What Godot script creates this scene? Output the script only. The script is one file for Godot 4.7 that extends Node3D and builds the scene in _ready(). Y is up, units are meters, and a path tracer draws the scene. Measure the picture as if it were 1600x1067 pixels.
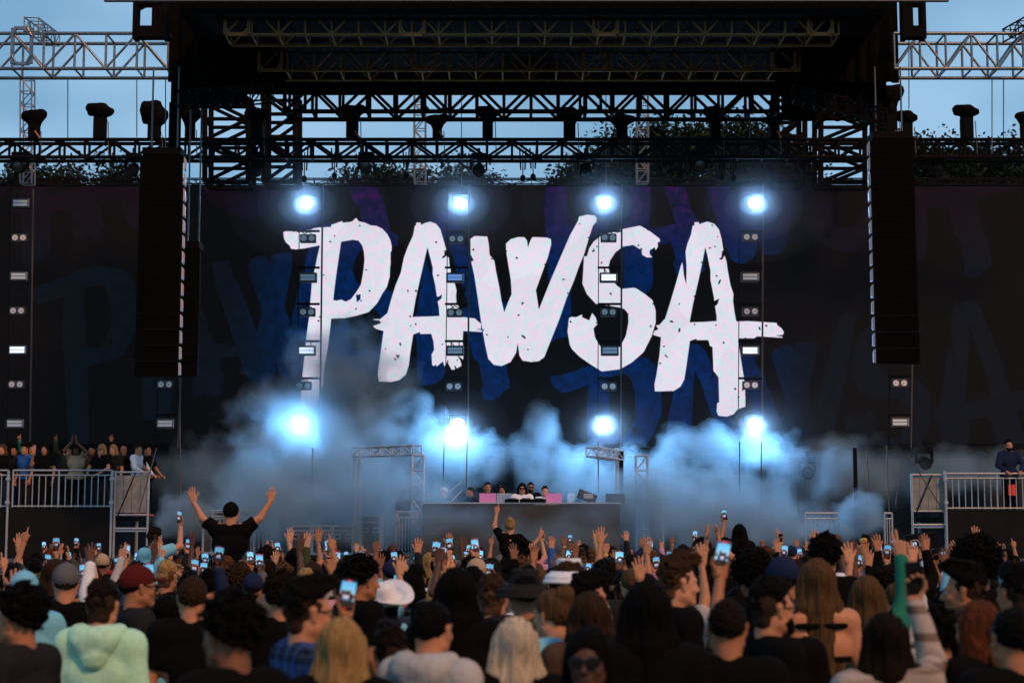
extends Node3D

# ---------------------------------------------------------------- measures
const F := 2660.0                 # focal length of the photograph in its own pixels
const EYE := 2.05                 # height of the lens above the field
const TILT := 0.11286             # the lens looks up by this many radians
const STAGE := 1.5                # height of the stage deck
const WALL := 44.0                # distance of the video wall

var M := {}                       # materials
var SH := {}                      # shapes used more than once
var used := {}
var rng := RandomNumberGenerator.new()
var noise := FastNoiseLite.new()
var people := []                  # rows that become labels once everybody stands


func at(px: float, py: float, d: float) -> Vector3:      # the point at distance d that the photograph shows at that pixel
	var cx := (px - 800.0) / F
	var cy := (533.5 - py) / F
	var dir := Vector3(cx, sin(TILT) + cy * cos(TILT), -cos(TILT) + cy * sin(TILT))
	return Vector3(0, EYE, 0) + dir * (d / -dir.z)


func height_at(py: float, d: float) -> float:
	return at(800, py, d).y


func lin(r: float, g: float, b: float) -> Color:          # a real-world base colour
	return Color(r, g, b).linear_to_srgb()


# ---------------------------------------------------------------- things and parts
func numbered(called: String) -> String:
	if not used.has(called):
		used[called] = 0
		return called
	used[called] += 1
	return "%s_%03d" % [called, used[called]]


func tag(o: Node, label: String, category: String, group := "", kind := "") -> Node:
	if label: o.set_meta("label", label)
	if category: o.set_meta("category", category)
	if group: o.set_meta("group", group)
	if kind: o.set_meta("kind", kind)
	return o


func thing(called: String, label: String, category: String, where := Vector3.ZERO, turn := 0.0, group := "", kind := "") -> Node3D:
	var o := Node3D.new()
	o.name = numbered(called)
	add_child(o)
	o.position = where
	o.rotation.y = turn
	tag(o, label, category, group, kind)
	return o


func part(called: String, mesh: Mesh, m: Material, parent: Node, t := Transform3D()) -> MeshInstance3D:
	var o := MeshInstance3D.new()
	o.name = called if parent != self else numbered(called)
	o.mesh = mesh
	if m: o.material_override = m
	o.transform = t
	parent.add_child(o, true)
	return o


func bar_at(a: Vector3, b: Vector3, r: float, r2 := -1.0) -> Transform3D:
	var y := b - a
	var x := y.cross(Vector3(0, 0, 1) if absf(y.normalized().z) < 0.9 else Vector3(1, 0, 0)).normalized()
	var z := x.cross(y.normalized())
	return Transform3D(Basis(x * r, y, z * (r if r2 < 0 else r2)), (a + b) / 2.0)


func tube(called: String, a: Vector3, b: Vector3, r: float, m: Material, parent: Node) -> MeshInstance3D:
	return part(called, SH.rod, m, parent, bar_at(a, b, r))


func slab(called: String, centre: Vector3, size: Vector3, m: Material, parent: Node, turn := 0.0) -> MeshInstance3D:
	return part(called, SH.block, m, parent, Transform3D(Basis(Vector3.UP, turn).scaled_local(size), centre))


func mat(c: Color, rough := 0.7, metal := 0.0, spec := 0.5) -> StandardMaterial3D:
	var m := StandardMaterial3D.new()
	m.albedo_color = c
	m.roughness = rough
	m.metallic = metal
	m.metallic_specular = spec
	return m


func glow(c: Color, energy: float) -> StandardMaterial3D:
	var m := mat(Color(0.05, 0.05, 0.05), 0.4)
	m.emission_enabled = true
	m.emission = c
	m.emission_energy_multiplier = energy
	return m


func noise_map(freq: float, low: Color, high: Color, sd: int, octaves := 4, size := 256) -> ImageTexture:
	var f := FastNoiseLite.new()
	f.seed = sd
	f.frequency = freq
	f.fractal_octaves = octaves
	var grey := f.get_seamless_image(size, size)
	var im := Image.create_empty(size, size, false, Image.FORMAT_RGB8)
	for y in size:
		for x in size:
			im.set_pixel(x, y, low.lerp(high, grey.get_pixel(x, y).r))
	return ImageTexture.create_from_image(im)


func worn(m: StandardMaterial3D, tex: Texture2D, scale: float, world := false) -> StandardMaterial3D:
	m.albedo_texture = tex
	m.uv1_triplanar = true
	m.uv1_world_triplanar = world
	m.uv1_scale = Vector3.ONE * scale
	return m


func box_into(st: SurfaceTool, t: Transform3D, s: Vector3, bevel := 0.0) -> void:    # a box, its edges cut if wanted
	var h := s / 2.0
	var b := minf(bevel, minf(h.x, minf(h.y, h.z)) * 0.9)
	for axis in 3:
		for side in [-1.0, 1.0]:
			var n := Vector3.ZERO; n[axis] = side
			var u := Vector3.ZERO; u[(axis + 1) % 3] = 1
			var v := Vector3.ZERO; v[(axis + 2) % 3] = 1
			var c := n * h[axis]
			var pu := u * (h[(axis + 1) % 3] - b)
			var pv := v * (h[(axis + 2) % 3] - b)
			var q := [c - pu - pv, c + pu - pv, c + pu + pv, c - pu + pv]
			if side > 0: q.reverse()
			quad(st, t, q[0], q[1], q[2], q[3])
			if b > 0:                                    # the cut along the edge towards +u and -u
				for su in [-1.0, 1.0]:
					var e: Vector3 = u * su * h[(axis + 1) % 3]
					if (axis + 1) % 3 > axis or axis == 2:
						var p0: Vector3 = c + u * su * (h[(axis + 1) % 3] - b)
						var p1: Vector3 = n * (h[axis] - b) + e
						var w := [p0 - pv, p0 + pv, p1 + pv, p1 - pv]
						if (side * su) < 0: w.reverse()
						quad(st, t, w[0], w[1], w[2], w[3])


func quad(st: SurfaceTool, t: Transform3D, a: Vector3, b: Vector3, c: Vector3, d: Vector3) -> void:
	for p in [a, b, c, a, c, d]:
		st.add_vertex(t * p)


func begin() -> SurfaceTool:
	var st := SurfaceTool.new()
	st.begin(Mesh.PRIMITIVE_TRIANGLES)
	st.set_smooth_group(-1)
	return st


func done(st: SurfaceTool) -> ArrayMesh:
	st.generate_normals()
	return st.commit()


# ---------------------------------------------------------------- rounded shapes from distance fields
class Field:
	var lo: Vector3
	var c: float
	var nx: int
	var ny: int
	var nz: int
	var d := PackedFloat32Array()

	func _init(a: Vector3, b: Vector3, cell: float) -> void:
		lo = a
		c = cell
		nx = int(ceil((b.x - a.x) / cell)) + 2
		ny = int(ceil((b.y - a.y) / cell)) + 2
		nz = int(ceil((b.z - a.z) / cell)) + 2
		d.resize(nx * ny * nz)
		d.fill(1.0)

	func copy() -> Field:
		var f := Field.new(lo, lo, c)
		f.nx = nx; f.ny = ny; f.nz = nz
		f.d = d.duplicate()
		return f

	func cap(a: Vector3, b: Vector3, ra: float, rb: float, k := 0.02, flat := 1.0, sub := false) -> void:   # a tapered bone, smoothly joined
		var m := Vector3.ONE * (maxf(ra, rb) * maxf(1.0, flat) + k + c * 2.5)
		var p0 := ((a.min(b) - m - lo) / c).floor()
		var p1 := ((a.max(b) + m - lo) / c).ceil()
		var x0 := maxi(0, int(p0.x)); var x1 := mini(nx - 1, int(p1.x))
		var y0 := maxi(0, int(p0.y)); var y1 := mini(ny - 1, int(p1.y))
		var z0 := maxi(0, int(p0.z)); var z1 := mini(nz - 1, int(p1.z))
		var s := Vector3(1, 1, 1.0 / flat)
		var ab := (b - a) * s
		var l2 := maxf(ab.length_squared(), 1e-9)
		for z in range(z0, z1 + 1):
			for y in range(y0, y1 + 1):
				var i := (z * ny + y) * nx + x0
				var q := (lo + Vector3(x0, y, z) * c - a) * s
				for x in range(x0, x1 + 1):
					var t := clampf(q.dot(ab) / l2, 0.0, 1.0)
					var v := (q - ab * t).length() - (ra + (rb - ra) * t)
					var w := d[i]
					if sub:
						v = -v
						var h := maxf(k - absf(w - v), 0.0) / k
						d[i] = maxf(w, v) + h * h * k * 0.25
					elif v < w + k:
						var h := maxf(k - absf(w - v), 0.0) / k
						d[i] = minf(w, v) - h * h * k * 0.25
					q.x += c
					i += 1

	func ell(o: Vector3, r: Vector3, k := 0.01, sub := false) -> void:       # an ellipsoid
		var m := r + Vector3.ONE * (k + c * 2.5)
		var p0 := ((o - m - lo) / c).floor()
		var p1 := ((o + m - lo) / c).ceil()
		var small := minf(r.x, minf(r.y, r.z))
		for z in range(maxi(0, int(p0.z)), mini(nz - 1, int(p1.z)) + 1):
			for y in range(maxi(0, int(p0.y)), mini(ny - 1, int(p1.y)) + 1):
				var x0 := maxi(0, int(p0.x))
				var i := (z * ny + y) * nx + x0
				for x in range(x0, mini(nx - 1, int(p1.x)) + 1):
					var q := lo + Vector3(x, y, z) * c - o
					var e := (q / r).length()
					var v := (e - 1.0) * (small if e < 0.001 else q.length() / e)
					var w := d[i]
					if sub: v = -v
					var h := maxf(k - absf(w - v), 0.0) / k
					d[i] = maxf(w, v) + h * h * k * 0.25 if sub else minf(w, v) - h * h * k * 0.25
					i += 1

	func cut(o: Vector3, n: Vector3) -> void:                              # drops what lies on the side that n points to
		n = n.normalized()
		var i := 0
		for z in nz:
			for y in ny:
				var v := (lo + Vector3(0, y, z) * c - o).dot(n)
				for x in nx:
					if v > d[i]: d[i] = v
					v += n.x * c
					i += 1

	func ruffle(f: FastNoiseLite, amount: float, stretch := Vector3.ONE, reach := 0.04) -> void:
		var i := 0
		for z in nz:
			for y in ny:
				for x in nx:
					if absf(d[i]) < reach:
						d[i] += amount * f.get_noise_3dv((lo + Vector3(x, y, z) * c) * stretch)
					i += 1

	func shell(iso := 0.0, skip := 0.0) -> Array:                          # surface nets: [vertices, normals, indices]
		var V := PackedVector3Array()
		var N := PackedVector3Array()
		var I := PackedInt32Array()
		var ids := PackedInt32Array()
		ids.resize(nx * ny * nz)
		ids.fill(-1)
		var sy := nx
		var sz := nx * ny
		for z in nz - 1:
			for y in ny - 1:
				var i := (z * ny + y) * nx - 1
				for x in nx - 1:
					i += 1
					var a := d[i] - iso
					if skip > 0.0 and absf(a) > skip: continue
					var b := d[i + 1] - iso
					var e := d[i + sy] - iso
					var f := d[i + sy + 1] - iso
					var g := d[i + sz] - iso
					var h := d[i + sz + 1] - iso
					var k := d[i + sz + sy] - iso
					var l := d[i + sz + sy + 1] - iso
					var any := a < 0 or b < 0 or e < 0 or f < 0 or g < 0 or h < 0 or k < 0 or l < 0
					if not any or (a < 0 and b < 0 and e < 0 and f < 0 and g < 0 and h < 0 and k < 0 and l < 0): continue
					var s := Vector3.ZERO
					var n := 0
					if (a < 0) != (b < 0): s += Vector3(a / (a - b), 0, 0); n += 1
					if (e < 0) != (f < 0): s += Vector3(e / (e - f), 1, 0); n += 1
					if (g < 0) != (h < 0): s += Vector3(g / (g - h), 0, 1); n += 1
					if (k < 0) != (l < 0): s += Vector3(k / (k - l), 1, 1); n += 1
					if (a < 0) != (e < 0): s += Vector3(0, a / (a - e), 0); n += 1
					if (b < 0) != (f < 0): s += Vector3(1, b / (b - f), 0); n += 1
					if (g < 0) != (k < 0): s += Vector3(0, g / (g - k), 1); n += 1
					if (h < 0) != (l < 0): s += Vector3(1, h / (h - l), 1); n += 1
					if (a < 0) != (g < 0): s += Vector3(0, 0, a / (a - g)); n += 1
					if (b < 0) != (h < 0): s += Vector3(1, 0, b / (b - h)); n += 1
					if (e < 0) != (k < 0): s += Vector3(0, 1, e / (e - k)); n += 1
					if (f < 0) != (l < 0): s += Vector3(1, 1, f / (f - l)); n += 1
					ids[i] = V.size()
					V.append(lo + (Vector3(x, y, z) + s / n) * c)
					N.append(Vector3(b + f + h + l - a - e - g - k, e + f + k + l - a - b - g - h, g + h + k + l - a - b - e - f).normalized())
		for z in range(1, nz - 1):
			for y in range(1, ny - 1):
				var i := (z * ny + y) * nx
				for x in range(1, nx - 1):
					i += 1
					if ids[i] < 0 and ids[i - 1] < 0: continue
					var a := d[i] < iso
					if a != (d[i + 1] < iso):
						face(I, ids[i - sy - sz], ids[i - sz], ids[i], ids[i - sy], a)
					if a != (d[i + sy] < iso):
						face(I, ids[i - 1 - sz], ids[i - 1], ids[i], ids[i - sz], a)
					if a != (d[i + sz] < iso):
						face(I, ids[i - 1 - sy], ids[i - sy], ids[i], ids[i - 1], a)
		return [V, N, I]

	func face(I: PackedInt32Array, p: int, q: int, r: int, s: int, out: bool) -> void:
		if p < 0 or q < 0 or r < 0 or s < 0: return
		if out:
			I.append_array(PackedInt32Array([p, r, q, p, s, r]))
		else:
			I.append_array(PackedInt32Array([p, q, r, p, r, s]))


func moved(a: Array, t: Transform3D) -> Array:
	var flip := t.basis.determinant() < 0
	var I: PackedInt32Array = a[2].duplicate()
	if flip:
		for k in range(0, I.size(), 3):
			var s := I[k + 1]; I[k + 1] = I[k + 2]; I[k + 2] = s
	var N: PackedVector3Array = a[1].duplicate()
	var b := t.basis.inverse().transposed()
	for k in N.size(): N[k] = (b * N[k]).normalized()
	return [t * (a[0] as PackedVector3Array), N, I]


func joined(list: Array) -> Array:
	var V := PackedVector3Array()
	var N := PackedVector3Array()
	var I := PackedInt32Array()
	for a in list:
		var at0 := V.size()
		V.append_array(a[0])
		N.append_array(a[1])
		var J: PackedInt32Array = a[2].duplicate()
		for k in J.size(): J[k] += at0
		I.append_array(J)
	return [V, N, I]


func to_mesh(a: Array, extra: Array = [], extra_material: Material = null, colors := PackedColorArray()) -> ArrayMesh:
	var m := ArrayMesh.new()
	for s in [[a, null, colors], [extra, extra_material, PackedColorArray()]]:
		if s[0].is_empty() or s[0][0].is_empty(): continue
		var r := []
		r.resize(Mesh.ARRAY_MAX)
		r[Mesh.ARRAY_VERTEX] = s[0][0]
		r[Mesh.ARRAY_NORMAL] = s[0][1]
		r[Mesh.ARRAY_INDEX] = s[0][2]
		if s[2].size(): r[Mesh.ARRAY_COLOR] = s[2]
		m.add_surface_from_arrays(Mesh.PRIMITIVE_TRIANGLES, r)
		if s[1]: m.surface_set_material(m.get_surface_count() - 1, s[1])
	return m


func lathe(rows: Array, seg := 16) -> Array:            # rows of [radius, y]
	var V := PackedVector3Array()
	var N := PackedVector3Array()
	var I := PackedInt32Array()
	for j in rows.size():
		var a: Array = rows[maxi(0, j - 1)]
		var b: Array = rows[mini(rows.size() - 1, j + 1)]
		var n := Vector2(b[1] - a[1], a[0] - b[0]).normalized()
		for k in seg + 1:
			var t := TAU * k / seg
			V.append(Vector3(cos(t) * rows[j][0], rows[j][1], sin(t) * rows[j][0]))
			N.append(Vector3(cos(t) * n.x, n.y, sin(t) * n.x))
	for j in rows.size() - 1:
		for k in seg:
			var p := j * (seg + 1) + k
			I.append_array(PackedInt32Array([p, p + 1, p + seg + 1, p + 1, p + seg + 2, p + seg + 1]))
	return [V, N, I]


# ---------------------------------------------------------------- what the video wall shows
func letters() -> Dictionary:
	return {
		"P": [[442,362,445,360,456,360,459,361.5,463,359.5,486,357.5,489,355.5,500,354,517,353.5,517,350,534.4,344,535.7,346.7,549.5,345,556,338.8,560.7,344.7,570,346.7,579,351,587.8,351.5,597.3,356.3,605.3,365,610,374.6,612,384,611.7,391.4,610,393.7,610.4,409.7,609.3,419,608.8,432,604.5,448,598,457.5,589.4,473.4,575.8,487.8,557.5,493.3,538,497.3,517.3,498,516,512,512,543.7,505,590,504.6,601,500,615.5,497.7,627.4,495.3,628,495.7,615,493.7,641,491.4,641,488,642.5,471.7,641.7,470,645.7,466,645,467.5,632,470,631.4,468,624,470.6,607.5,471.7,588,475.4,555,477.8,527.8,481,505.5,482.6,494.3,484,473.4,485.8,456,486.6,440,491.4,419,495.3,400,498.8,385,499,382.6,476,387.4,462,389,454,388,452.3,383.4,446,377.8,443,371.4,442.4,366],
			[532.8,377,551,373.8,560,375.4,565.5,382.6,568.3,393.7,569,405.7,567.8,419,565.5,433.6,563.5,444,557.5,454.3,548,467,540,471,532.8,467.8,525.6,469.4,520.5,468.6,522.4,451,525.6,425.6,529.6,398.5],
			[556,460.7,563,459.4,562.7,467,557.5,472.3]],
		"A": [[590,588.4,591.5,597,611.4,597.7,624,594.8,633.7,586.8,638.5,572.5,641.7,547,645.7,523,656,519,656,522.3,673.6,521.8,677,534,678,547,674,554,675,571,678.4,573,680,570,682.4,573.3,692,565.3,694,573.3,697.5,568.5,700,562,700,568.5,705.5,578.5,711,578,710,571,714,576.5,721.4,571.7,719,563,714.2,555,723.8,563,724.6,551.8,723,534,723.8,517.5,752.5,519,753.3,516,743.7,514.3,751.7,514.3,751.7,505.6,744.5,500,743,497.6,723,495.2,715.8,476.9,713.4,473.6,712.6,462.5,713.4,453,710.2,441,705.5,424,702.3,413,701.5,402,697.5,398.7,692.7,402.7,690,401,694.3,398,694.3,390.8,697.5,390,692.7,373,688,357,681.5,348.5,672,345,664,347,658,350,656.9,346.5,650,346.5,649.7,351,647.8,351.7,645,367,637,384.4,630.6,402,625.8,425.8,617.8,445,611.4,465.7,605,488.8,594,498.3,583.5,498.3,583.5,500,592.3,500.8,595,504.8,582,509.5,587.5,514.3,599,517.5,596.3,535.8,592.3,566,590,582],
			[667.7,386,672,402,676,418,675.7,427.4,680,446.5,681.6,457.7,682.4,463.8,687,462.5,690.3,459.6,689.5,465.7,683.5,471,685.5,480,686.3,493.6,665.6,494.4,644.6,495,649.7,465.7,657.6,430.6,664,402]],
		"W": [[734.7,372.5,741,367.6,761.5,368.4,764,382,765,397,772.5,406.6,775,422.4,781,451.7,783.5,468.7,787.9,487.7,793,473.6,799.3,459,798,437,794.4,415,790.8,393,790.3,379.8,798,372.5,810,369.3,820,369.8,823.7,375,825,385,828.5,375,832,369.3,854,370,861,372.5,861.4,381,856.5,400.5,846.8,427.3,837.5,453,840,468.7,842,483.3,846.8,471,861.4,434.6,876,400.5,890.7,366.4,902.8,344.5,904.8,336.7,910,336,917.4,334,929.6,335.2,932.6,339.6,932,345.7,926.7,351.8,920,372.5,912.6,398,905.3,415,896.7,439.5,885.8,465,873.6,500.4,863.9,524.8,850.5,558.9,842,565,829.7,566.2,816.4,564.2,811.5,556.4,809,537,806.6,551.6,798,566.2,783.5,572.7,771.3,570.6,762.8,561.3,757.9,539.4,751.8,505,745.7,461.4,740.8,429.7,736,407.8,740,406.6,735.2,396.9]],
		"S": [[912.5,399.7,917,399.7,920.7,386.8,927.7,376.3,939.4,367,968.7,357.6,992,352.9,1000.3,351.2,1015.5,360,1030.7,371.6,1032,376.3,1028,378,1028.4,384.5,1025,390.4,1023,385.7,1015.5,390.4,1015.5,396.2,1019.7,401.4,1010.8,401.6,1003.3,397.4,1002.6,390.4,989.8,382,973.4,384.5,961.7,393.9,953.5,406.7,951,417.3,954.6,433.7,964,445.4,971,451,989.8,449,994.4,450,1008.5,459.4,1020,468.8,1025,485.2,1025,504,1019,525,1006,550.8,987.4,567.2,968.7,577.7,940.6,581.2,921.8,569.5,905.4,557.8,893.7,546,890.2,539,886.7,518,889,497,893.7,494.6,899.6,495.7,910,491,910,495.7,920.7,500.4,925.4,488.7,931,495.7,934,506.3,927.7,513.3,930,527.4,938,541.4,968.7,542.6,978,525,982,504,981.6,490,975.7,482.9,968.7,480.5,954.6,478.2,931,474.7,917,459.4,910,443,911.3,422]],
		"LAST": [[1023.5,612.7,1053,611.9,1064,604.7,1069.7,593.6,1073,572.8,1078.5,533,1088,529.8,1089,531.7,1107,531.7,1109.6,541,1113.6,542.6,1115,580,1123,590.4,1124,629.4,1120.7,631,1120,644.5,1123,651,1136,652.2,1147,648.5,1151.8,642,1158,639,1165.3,636.6,1165.3,623.8,1164.5,598.3,1160.5,576,1154,533,1155,529,1178.9,529,1183.6,525.8,1223.5,528.2,1223.5,526.3,1212.3,524.3,1223.5,523.8,1225.8,519.5,1222,513,1215.5,508.3,1214,504.3,1169.3,501.5,1151,502,1148.6,489.5,1146,470.4,1146.7,459.3,1142,445,1137.5,421,1135.9,408.3,1132.7,398,1128.7,405,1124,404.3,1128,401,1128.7,391.6,1131,390.8,1128,371.6,1124,357.3,1116.7,348.5,1105.6,344.9,1096.8,347.7,1093.6,349.3,1092,345.8,1085.7,345.8,1085,351,1082.5,351.7,1080,365.3,1074.5,379.6,1071.3,392.4,1073,414.7,1072.5,443.3,1069.3,430.6,1066.6,408.3,1064,414.7,1056,443.3,1046.6,475,1039.5,497.5,1033,504.7,1030.7,507.5,1025,508.3,1028.8,514.7,1022.7,517,1020.4,523.5,1033,527.4,1030.7,553.7,1026,585.6,1022.7,601.5],
			[1102.4,386,1105.6,398.7,1110.4,422.6,1110.4,437,1116,465.6,1116.4,470.4,1124,466.4,1121.5,475,1117.5,478.4,1120,494.3,1120,501.5,1097.6,503,1078,503.5,1083.3,475,1092.8,433.8,1098.4,406.7]],
	}


func fill(mask: PackedFloat32Array, w: int, h: int, loops: Array) -> void:      # even-odd scan lines, four to a row, with soft ends
	var top := 1e9
	var low := -1e9
	for l in loops:
		for p in l:
			top = minf(top, p.y)
			low = maxf(low, p.y)
	for y in range(maxi(0, int(top)), mini(h - 1, int(low) + 1) + 1):
		for sub in 4:
			var yy := y + (sub + 0.5) / 4.0
			var xs := []
			for l in loops:
				var n: int = l.size()
				for k in n:
					var a: Vector2 = l[k]
					var b: Vector2 = l[(k + 1) % n]
					if (a.y <= yy) != (b.y <= yy):
						xs.append(a.x + (b.x - a.x) * (yy - a.y) / (b.y - a.y))
			xs.sort()
			for k in range(0, xs.size() - 1, 2):
				var x0: float = clampf(xs[k], 0, w - 1)
				var x1: float = clampf(xs[k + 1], 0, w - 1)
				for x in range(int(x0), int(x1) + 1):
					var share := minf(x + 1.0, x1) - maxf(x, x0)
					if share > 0: mask[y * w + x] = minf(1.0, mask[y * w + x] + share * 0.25)


func screen_print(x0: float, x1: float, y0: float, y1: float) -> ImageTexture:
	var w := 2048
	var h := int(w * (y1 - y0) / (x1 - x0))
	var to_tex := func(px: float, py: float) -> Vector2:
		var p := at(px, py, WALL)
		return Vector2((p.x - x0) / (x1 - x0) * w, (y1 - p.y) / (y1 - y0) * h)
	var word := PackedFloat32Array(); word.resize(w * h)
	var behind := PackedFloat32Array(); behind.resize(w * h)
	var all := letters()
	for key in all:
		var loops := []
		for l in all[key]:
			var p := PackedVector2Array()
			for k in range(0, l.size(), 2): p.append(to_tex.call(l[k], l[k + 1]))
			loops.append(p)
		fill(word, w, h, loops)
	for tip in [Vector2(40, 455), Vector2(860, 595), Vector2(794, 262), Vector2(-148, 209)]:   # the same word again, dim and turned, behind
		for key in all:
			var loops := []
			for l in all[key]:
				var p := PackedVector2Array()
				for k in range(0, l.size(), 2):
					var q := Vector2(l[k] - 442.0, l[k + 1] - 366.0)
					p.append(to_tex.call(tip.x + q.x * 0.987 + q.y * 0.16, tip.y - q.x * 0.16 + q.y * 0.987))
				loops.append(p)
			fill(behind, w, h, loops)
	var r := RandomNumberGenerator.new()
	r.seed = 11
	var flecks := PackedFloat32Array(); flecks.resize(w * h)
	for k in 190:                                            # dry-brush flecks in the paint of the letters
		var c: Vector2 = to_tex.call(r.randf_range(445, 1220), r.randf_range(340, 640))
		var turn := r.randf() * PI
		var long := r.randf_range(2.0, 5.5) if k % 5 == 0 else r.randf_range(1.0, 2.4)
		var thin := r.randf_range(0.9, 1.7)
		var p := PackedVector2Array()
		for j in 9: p.append(c + Vector2(cos(TAU * j / 9) * long, sin(TAU * j / 9) * thin).rotated(turn))
		fill(flecks, w, h, [p])
	var f := FastNoiseLite.new()
	f.seed = 5
	f.frequency = 0.06
	f.fractal_octaves = 3
	var g := FastNoiseLite.new()
	g.seed = 8
	g.noise_type = FastNoiseLite.TYPE_CELLULAR
	g.cellular_return_type = FastNoiseLite.RETURN_CELL_VALUE
	g.frequency = 0.013
	var out := PackedByteArray(); out.resize(w * h * 3)
	for y in h:
		for x in w:
			var i := y * w + x
			var c := Vector3(0.022, 0.018, 0.018)
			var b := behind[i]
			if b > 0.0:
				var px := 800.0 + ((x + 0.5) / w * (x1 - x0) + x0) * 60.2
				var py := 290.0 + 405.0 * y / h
				var t := smoothstep(330.0, 520.0, px) * (1.0 - smoothstep(1130.0, 1290.0, px))  # brighter mid-wall: gradient of the print plus lamp glow put into it
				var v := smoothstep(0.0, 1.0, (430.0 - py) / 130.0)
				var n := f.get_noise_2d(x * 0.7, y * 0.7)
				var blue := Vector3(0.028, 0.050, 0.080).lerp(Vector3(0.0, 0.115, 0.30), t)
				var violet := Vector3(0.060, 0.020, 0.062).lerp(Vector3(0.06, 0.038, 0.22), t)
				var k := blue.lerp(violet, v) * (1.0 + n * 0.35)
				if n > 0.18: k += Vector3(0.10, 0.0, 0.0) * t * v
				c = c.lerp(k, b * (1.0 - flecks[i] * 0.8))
			var a := word[i] * (1.0 - flecks[i])
			if a > 0.0:
				var n := f.get_noise_2d(x, y)
				var s := g.get_noise_2d(x, y)
				var k := Vector3(0.905, 0.885, 0.945)
				k = k.lerp(Vector3(0.935, 0.86, 0.935), smoothstep(0.05, 0.35, n))
				k = k.lerp(Vector3(0.835, 0.905, 0.93), smoothstep(0.05, 0.35, -n))
				k *= 0.985 + 0.03 * s
				c = c.lerp(k, a)
			out[i * 3] = int(clampf(c.x, 0, 1) * 255)
			out[i * 3 + 1] = int(clampf(c.y, 0, 1) * 255)
			out[i * 3 + 2] = int(clampf(c.z, 0, 1) * 255)
	return ImageTexture.create_from_image(Image.create_from_data(w, h, false, Image.FORMAT_RGB8, out))


# ---------------------------------------------------------------- builders for the stage
func truss(called: String, label: String, category: String, a: Vector3, b: Vector3, up: Vector3, high: float, deep: float, bays: int, m: Material, r := 0.025, group := "", lace := true) -> Node3D:
	var o := thing(called, label, category, a, 0.0, group)
	var run := b - a
	var u := up.normalized() * high / 2.0
	var s := run.cross(up).normalized() * deep / 2.0
	var corners := [u + s, u - s, -u + s, -u - s]
	for k in corners:
		tube("chord", k, run + k, r, m, o)
	for i in bays + 1:
		var p := run * (float(i) / bays)
		for side in [s, -s]:
			tube("post", p + u + side, p - u + side, r * 0.7, m, o)
			if i < bays:
				var q := run * (float(i + 1) / bays)
				if i % 2 == 0: tube("brace", p - u + side, q + u + side, r * 0.7, m, o)
				else: tube("brace", p + u + side, q - u + side, r * 0.7, m, o)
		if lace:
			tube("crosspiece", p - u + s, p - u - s, r * 0.6, m, o)
			tube("crosspiece", p + u + s, p + u - s, r * 0.6, m, o)
	return o


func node_block(o: Node3D, p: Vector3, w: float, h: float, m: Material) -> void:      # the square frame where two trusses meet
	for k in [-1.0, 1.0]:
		slab("end_plate", p + Vector3(k * w / 2, 0, 0), Vector3(0.07, h, 0.07), m, o)
		slab("end_plate", p + Vector3(0, k * h / 2, 0), Vector3(w - 0.07, 0.07, 0.07), m, o)
		for j in [-1.0, 1.0]:
			tube("gusset", p + Vector3(k * w / 2, j * h * 0.28, 0.03), p + Vector3(k * w * 0.28, j * h / 2, 0.03), 0.03, m, o)


func hoist(px: float, top: float, bottom: float, wide: float, d: float, v: int, label: String) -> void:
	var base := at(px, 219, d)
	var o := thing("chain_hoist", label, "chain hoist", base, 0, "hooded chain hoists over the lighting truss")
	var s := d / F
	var y0 := (219 - bottom) * s
	var hgt := (bottom - top) * s
	var w := wide * s * 1.18
	var box := Vector3(w * 0.42, y0 + hgt * 0.3, w * 0.4)
	part("motor", SH.motor, M.black, o, Transform3D(Basis().scaled(box), Vector3(0, box.y / 2, 0)))
	part("hood", SH["sack%d" % (v % 3)], M.cloth, o, Transform3D(Basis().scaled(Vector3(w, hgt, w)), Vector3(0, y0 + hgt / 2, 0)))
	tube("chain", Vector3(0, y0 + hgt * 0.8, 0), Vector3(0.02, 12.0 - base.y, 0), 0.018, M.steel, o)
	tube("chain", Vector3(w * 0.3, y0, 0.05), Vector3(w * 0.34, -0.35, 0.05), 0.012, M.steel, o)
	if v % 3 == 0:
		part("lashing", SH.rod, M.orange, o, bar_at(Vector3(w * 0.3, 0.02, 0.14), Vector3(w * 0.1, 0.2, 0.16), 0.022))


func moving_head(px: float, py: float, d: float, label: String, tip := 0.3) -> void:
	var o := thing("moving_head_light", label, "moving light", at(px, py, d), 0, "dark moving lights hung under the lighting truss")
	part("base", SH.motor, M.black, o, Transform3D(Basis().scaled(Vector3(0.38, 0.16, 0.26)), Vector3(0, 0.3, 0)))
	for k in [-1.0, 1.0]:
		slab("yoke", Vector3(k * 0.19, 0.11, 0), Vector3(0.045, 0.3, 0.13), M.black, o)
	var head := part("head", SH.lamp_head, M.black, o, Transform3D(Basis(Vector3.RIGHT, PI / 2 + tip), Vector3(0, 0, 0)))
	part("lens", SH.disc, M.lens, head, Transform3D(Basis().scaled(Vector3(0.125, 0.01, 0.125)), Vector3(0, 0.20, 0)))
	tube("clamp", Vector3(0, 0.36, 0), Vector3(0, 0.52, 0), 0.04, M.black, o)


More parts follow.
